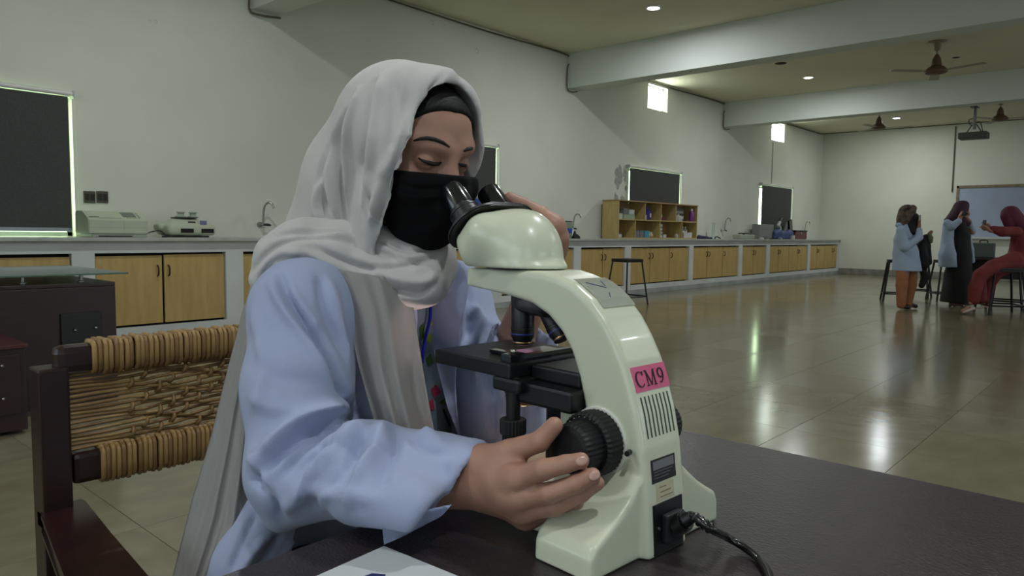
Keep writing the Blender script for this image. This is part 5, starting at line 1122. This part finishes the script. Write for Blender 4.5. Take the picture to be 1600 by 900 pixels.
v, q = surf_mesh(tv); np_mesh('trousers', v, q, mat('trousers_dark', (.16, .16, .22), .8), woman, WL)
for o in list(woman.children):
    pass
for o in (bpy.data.objects['headscarf'],):
    for ch in o.children:
        if ch.name.startswith('neck_wrap'): ch.location = -Vector(WL)
        elif 'fall' in ch.name: ch.location = -Vector(WL)
for ch in coat.children: ch.location = -Vector(WL)
for ch in kur.children: ch.location = -Vector(WL)
# ================================================================== THE THREE STUDENTS AT THE BACK
m_skin2 = mat('skin_far', (.56, .40, .33), .55)
def figure(name, label, foot, dep, body, clothes, h=.011):
    """body / clothes: chains of (image x, image y, distance offset, radius in image px) laid out at the figure's own distance"""
    p0 = on_plane(foot[0], foot[1], 2, 0); d0 = float((p0-CAMP)@fw) if dep is None else dep; S = d0/FPX
    t = thing(name, label, 'person', (p0[0], p0[1], 0)); T0 = np.array([p0[0], p0[1], 0])
    def build(nm, chains, m, par, hh, ground=True, cuts=(), hem=None):
        pts = [(at_depth(x, y, d0+dd), r*S) for ch in chains for x, y, dd, r in ch]
        A = np.array([p for p, r in pts]); R = max(r for p, r in pts)+.04
        V = Vol(A.min(0)-R, A.max(0)+R, hh)
        for ch in chains:
            q = [(at_depth(x, y, d0+dd), r*S) for x, y, dd, r in ch]
            if len(q) == 1: q = q*2
            V.chain([a for a, b in q], [b for a, b in q], k=.02)
        for c in cuts: V.fn(c, mode='sub', k=.004)
        if ground: V.fn(lambda X, Y, Z: .004-Z, mode='and')
        if hem: zh = float(at_depth(foot[0], hem, d0)[2]); V.fn(lambda X, Y, Z: zh-Z, mode='and', k=.004)
        v, q = V.mesh(); v = relax(v, q, 1); o = np_mesh(nm, v-T0, q, m, par); return o, v, q
    build('body', body, m_skin2, t, .009)
    res = {}
    for nm, chains, m, extra in clothes:
        o, v, q = build(nm, chains, m, t, extra.get('h', h), hem=extra.get('hem')); res[nm] = (o, v, q)
    return t, res, d0, T0, S
m_coat2 = mat('coat_pale_blue', (.60, .66, .74), .85, var=.04, vscale=6, bump=.3, bscale=40)
m_orange = mat('trousers_rust', (.55, .33, .20), .8, col2=(.60, .40, .26), vscale=6); m_shoe = mat('shoe_dark', (.12, .08, .07), .5)
m_pat = mat('hijab_brown_print', (.10, .07, .07), .8, col2=(.42, .35, .28), vscale=16); m_blkc = mat('cloth_black', (.055, .045, .06), .8); m_plum = mat('hijab_plum', (.22, .10, .18), .8, var=.1)
m_redd = mat('dress_red', (.38, .12, .13), .85, col2=(.44, .155, .15), vscale=7, bump=.4, bscale=20); m_marc = mat('hijab_maroon', (.32, .09, .17), .8, var=.12, vscale=5); m_phone = mat('phone_black', (.05, .05, .06), .3)
# student 1
hand1 = [[(1436, 352, -.10, 2.6), (1437, 344, -.10, 1.6), (1437, 340, -.10, 1.1)], [(1436, 350, -.09, 1.5), (1434, 344, -.08, 1.1)], [(1437, 350, -.13, 1.4), (1438, 342, -.13, 1.0)], [(1437, 350, -.07, 1.2), (1436, 343, -.06, .9)], [(1436, 352, -.15, 1.2), (1438, 345, -.15, .9)]]
body1 = [[(1420, 335, 0, 8.5), (1424, 341, 0, 7)], [(1419, 343, 0, 5), (1416, 355, 0, 6), (1416, 390, 0, 9), (1417, 415, 0, 9)], [(1408, 360, -.15, 5), (1412, 385, -.18, 4.2), (1434, 372, -.12, 3.4), (1436, 354, -.10, 2.6)], [(1420, 360, .15, 5), (1428, 382, .15, 4.2), (1448, 372, .05, 3), (1453, 364, .02, 2.4), (1455, 361, .02, 1.5)], [(1453, 366, .02, 2), (1457, 362, .0, 1.2)], [(1413, 420, -.08, 8), (1411, 450, -.08, 5), (1410, 476, -.08, 3.6)], [(1424, 420, .08, 8), (1423, 450, .08, 5), (1420, 474, .08, 3.6)], [(1410, 478, -.08, 3.2), (1420, 480, -.10, 2.6)], [(1420, 477, .08, 3.2), (1430, 479, .06, 2.4)]]+hand1
t1, r1, d1, T1, S1 = figure('person', 'standing student in patterned headscarf and rust trousers, left of the three at the back', (1415, 483), None, body1, [
    ('lab_coat', [[(1412, 352, 0, 8), (1412, 375, 0, 14), (1415, 395, 0, 18), (1417, 425, 0, 21)], [(1403, 352, -.05, 4), (1420, 352, .06, 5)], [(1408, 360, -.18, 7), (1413, 386, -.20, 7), (1436, 371, -.13, 5.5), (1436, 360, -.11, 4.6)], [(1420, 360, .15, 6), (1430, 380, .14, 6)]], m_coat2, {'hem': 423}),
    ('trousers', [[(1411, 415, -.05, 9), (1409, 445, -.08, 8.5), (1408, 476, -.08, 6.5)], [(1424, 415, .05, 9), (1423, 445, .08, 8.5), (1419, 474, .08, 6)]], m_orange, {}),
    ('headscarf', [[(1417, 332, 0, 12.5), (1413, 342, 0, 11), (1409, 350, 0, 8)], [(1422, 330, 0, 9.5), (1426, 326, 0, 6)]], m_pat, {}),
    ('veil', [[(1427, 340, -.03, 8), (1423, 350, -.03, 8.5), (1425, 361, -.05, 7)], [(1432, 338, -.02, 3.5)]], m_blkc, {}),
    ('shoe', [[(1408, 478, -.08, 3.6), (1419, 480, -.1, 3.6)]], m_shoe, {}), ('shoe', [[(1421, 476, .08, 3.4), (1431, 478.5, .06, 3.2)]], m_shoe, {})])
t_ = thing('phone', 'small phone held to the face by the student in rust trousers', 'phone', tuple(at_depth(1436.5, 341, d1-.16))); obj('phone_body', bx(-.035, .035, -.012, .0, -.035, .05, .004), mat('phone_pale', (.62, .62, .6), .3), t_); obj('camera_dot', lathe(BM(), [(.006, 0), (.006, .002), (0, .003)], (.02, -.012, .04), (0, -1, 0), 10), m_phone, t_)
def garment(nm, chains, d0, m, label, cat, h=.011):
    pts = [(at_depth(x, y, d0+dd), r*d0/FPX) for ch in chains for x, y, dd, r in ch]; A = np.array([p for p, r in pts]); R = max(r for p, r in pts)+.04; V = Vol(A.min(0)-R, A.max(0)+R, h)
    for ch in chains: V.chain([at_depth(x, y, d0+dd) for x, y, dd, r in ch], [r*d0/FPX for x, y, dd, r in ch], k=.02)
    v, q = V.mesh(); c = v.mean(0); o = np_mesh(nm, relax(v, q, 1), q, m, None, c); tag(o, label, cat); return o
garment('folded_abaya', [[(1446, 370, .02, 4), (1441, 385, .02, 6), (1442, 402, .02, 7.5), (1444, 414, .02, 7)], [(1450, 368, .02, 3), (1450, 385, .02, 4), (1451, 410, .02, 5)], [(1440, 418, .05, 5), (1446, 432, .05, 6), (1440, 446, .05, 4.5)]], d1, m_blkc, 'black printed garment hanging over the arm of the student in rust trousers', 'garment')
garment('olive_pouch', [[(1452, 366, -.02, 3), (1454, 372, -.02, 3.4), (1455, 378, -.02, 2.4)]], d1, mat('pouch_olive', (.42, .42, .30), .8), 'pale olive cloth pouch held out by the left student', 'pouch', .009)
# student 2
d2 = 11.45
body2 = [[(1504, 328, 0, 8), (1508, 334, 0, 6.5)], [(1501, 338, 0, 5), (1499, 352, 0, 5), (1498, 395, 0, 8), (1498, 425, 0, 8)], [(1482, 352, -.1, 5), (1484, 352, -.15, 4.5), (1497, 348, -.2, 3.6), (1501, 338, -.18, 3)], [(1510, 352, .12, 5), (1517, 362, .1, 4), (1514, 346, .0, 3.3), (1508, 338, -.08, 2.8)], [(1493, 425, -.07, 7), (1492, 468, -.07, 4)], [(1505, 425, .07, 7), (1505, 468, .07, 4)], [(1490, 474, -.07, 3), (1500, 476, -.1, 2.5)], [(1505, 473, .07, 3), (1511, 476, .05, 2.4)],
    [(1501, 338, -.18, 2.8), (1505, 334, -.18, 1.6), (1508, 332, -.17, 1.1)], [(1501, 338, -.2, 1.8), (1505, 331, -.19, 1.1)], [(1502, 338, -.16, 1.8), (1508, 336, -.16, 1.1)], [(1500, 336, -.15, 1.6), (1503, 330, -.15, 1.0)], [(1508, 338, -.08, 2), (1511, 332, -.07, 1.1)], [(1508, 338, -.07, 1.6), (1513, 334, -.06, 1.0)]]
t2, r2, _, T2, S2 = figure('person', 'standing student in plum headscarf and black dress, hands at her face, before the whiteboard', (1497, 478), d2, body2, [
    ('dress', [[(1499, 352, 0, 9.5), (1501, 370, 0, 13), (1500, 400, 0, 16), (1497, 430, 0, 19), (1495, 475, 0, 24)]], m_blkc, {'hem': 472}),
    ('lab_coat', [[(1482, 352, -.06, 8), (1480, 378, -.06, 8.5), (1480, 398, -.08, 12), (1481, 424, -.08, 13)], [(1480, 348, -.12, 5.5), (1487, 354, -.17, 5.8), (1498, 346, -.2, 4.6)], [(1510, 350, .15, 5), (1519, 362, .12, 5), (1515, 350, .02, 4.2)], [(1512, 362, .14, 4), (1516, 390, .14, 5), (1519, 408, .14, 4)]], m_coat2, {'hem': 417}),
    ('headscarf', [[(1501, 324, 0, 10.5), (1497, 334, 0, 11), (1488, 344, 0, 10)], [(1506, 321, 0, 7.5), (1504, 345, -.02, 6), (1512, 349, -.02, 4.5)], [(1480, 345, 0, 5)]], m_plum, {}),
    ('shoe', [[(1487, 474, -.07, 3.6), (1502, 477, -.12, 3)]], mat('shoe_tan', (.40, .28, .22), .5), {}), ('shoe', [[(1505, 473, .07, 3.2), (1514, 475, .05, 2.8)]], MATS['shoe_tan'], {})])
t_ = thing('camera', 'small black camera held at the eyes of the student in black dress', 'camera', tuple(at_depth(1508, 334, d2-.22))); obj('camera_body', bx(-.05, .05, -.02, .02, -.03, .03, .006), m_phone, t_); obj('lens', lathe(BM(), [(.02, 0), (.02, .02), (.012, .022)], (0, -.02, 0), (0, -1, 0), 12), m_blkg, t_)
# student 3, seated in red
d3 = 10.35
body3 = [[(1580, 338, 0, 9), (1574, 343, 0, 6.5)], [(1586, 348, 0, 5), (1594, 362, 0, 7), (1597, 390, .05, 9), (1594, 406, .05, 9)], [(1586, 364, -.15, 5), (1566, 364, -.18, 4), (1548, 360, -.15, 3.2), (1541, 356, -.13, 2.6)], [(1590, 362, .15, 5), (1562, 360, .12, 4), (1549, 358, .05, 3), (1544, 352, .02, 2.5)], [(1586, 408, -.08, 6), (1538, 424, -.11, 4.5), (1526, 442, -.12, 4), (1517, 474, -.12, 3.4)], [(1590, 410, .1, 6), (1556, 426, .1, 4.5), (1544, 446, .1, 4), (1536, 474, .1, 3.4)], [(1512, 481, -.12, 2.8), (1503, 486, -.14, 2.2)], [(1536, 476, .1, 2.8), (1540, 480, .08, 2.4)],
    [(1541, 356, -.13, 2.4), (1535, 354, -.13, 1.5), (1531, 355, -.13, 1.0)], [(1541, 355, -.15, 1.8), (1535, 351, -.15, 1.0)], [(1541, 358, -.12, 1.8), (1534, 358, -.12, 1.0)], [(1544, 352, .02, 2.2), (1538, 348, .02, 1.4), (1534, 348, .02, 1.0)], [(1544, 353, .04, 1.6), (1538, 351, .04, 1.0)], [(1542, 357, -.1, 1.5), (1537, 360, -.1, 1.0)]]
t3, r3, _, T3, S3 = figure('person', 'seated student in red dress and maroon headscarf holding up a phone, at the right edge', (1575, 487), d3, body3, [
    ('red_dress', [[(1592, 362, 0, 11), (1598, 385, .03, 17), (1594, 405, .04, 18), (1580, 410, 0, 15)], [(1588, 362, -.16, 8), (1566, 362, -.18, 7.5), (1550, 358, -.15, 5)], [(1592, 360, .16, 7), (1564, 360, .12, 6), (1553, 357, .05, 4.5)], [(1584, 408, -.06, 14), (1552, 418, -.1, 12), (1532, 430, -.12, 10), (1524, 450, -.12, 9.5), (1522, 468, -.12, 8.5)], [(1590, 410, .1, 12), (1556, 424, .1, 11), (1544, 446, .1, 9), (1541, 468, .1, 8)], [(1530, 434, 0, 9), (1532, 466, 0, 9)]], m_redd, {}),
    ('headscarf', [[(1579, 335, 0, 13.5), (1586, 344, 0, 13), (1598, 356, 0, 13), (1606, 372, .02, 10)], [(1572, 338, -.02, 8), (1576, 350, -.02, 7)]], m_marc, {}),
    ('shoe', [[(1521, 482, -.12, 3.0), (1510, 486, -.14, 2.2), (1505, 488, -.15, 1.8)]], mat('shoe_white', (.66, .58, .55), .5), {}), ('shoe', [[(1543, 477, .1, 2.8), (1530, 481, .08, 2.2)]], MATS['shoe_white'], {})])
t_ = thing('phone', 'dark phone held up by the student in the red dress', 'phone', tuple(at_depth(1538, 352, d3-.08)), .6); obj('phone_body', bx(-.04, .04, -.006, .006, -.045, .075, .004), m_phone, t_); obj('phone_screen', bx(-.036, .036, -.0075, -.006, -.04, .07), m_blkg, t_)
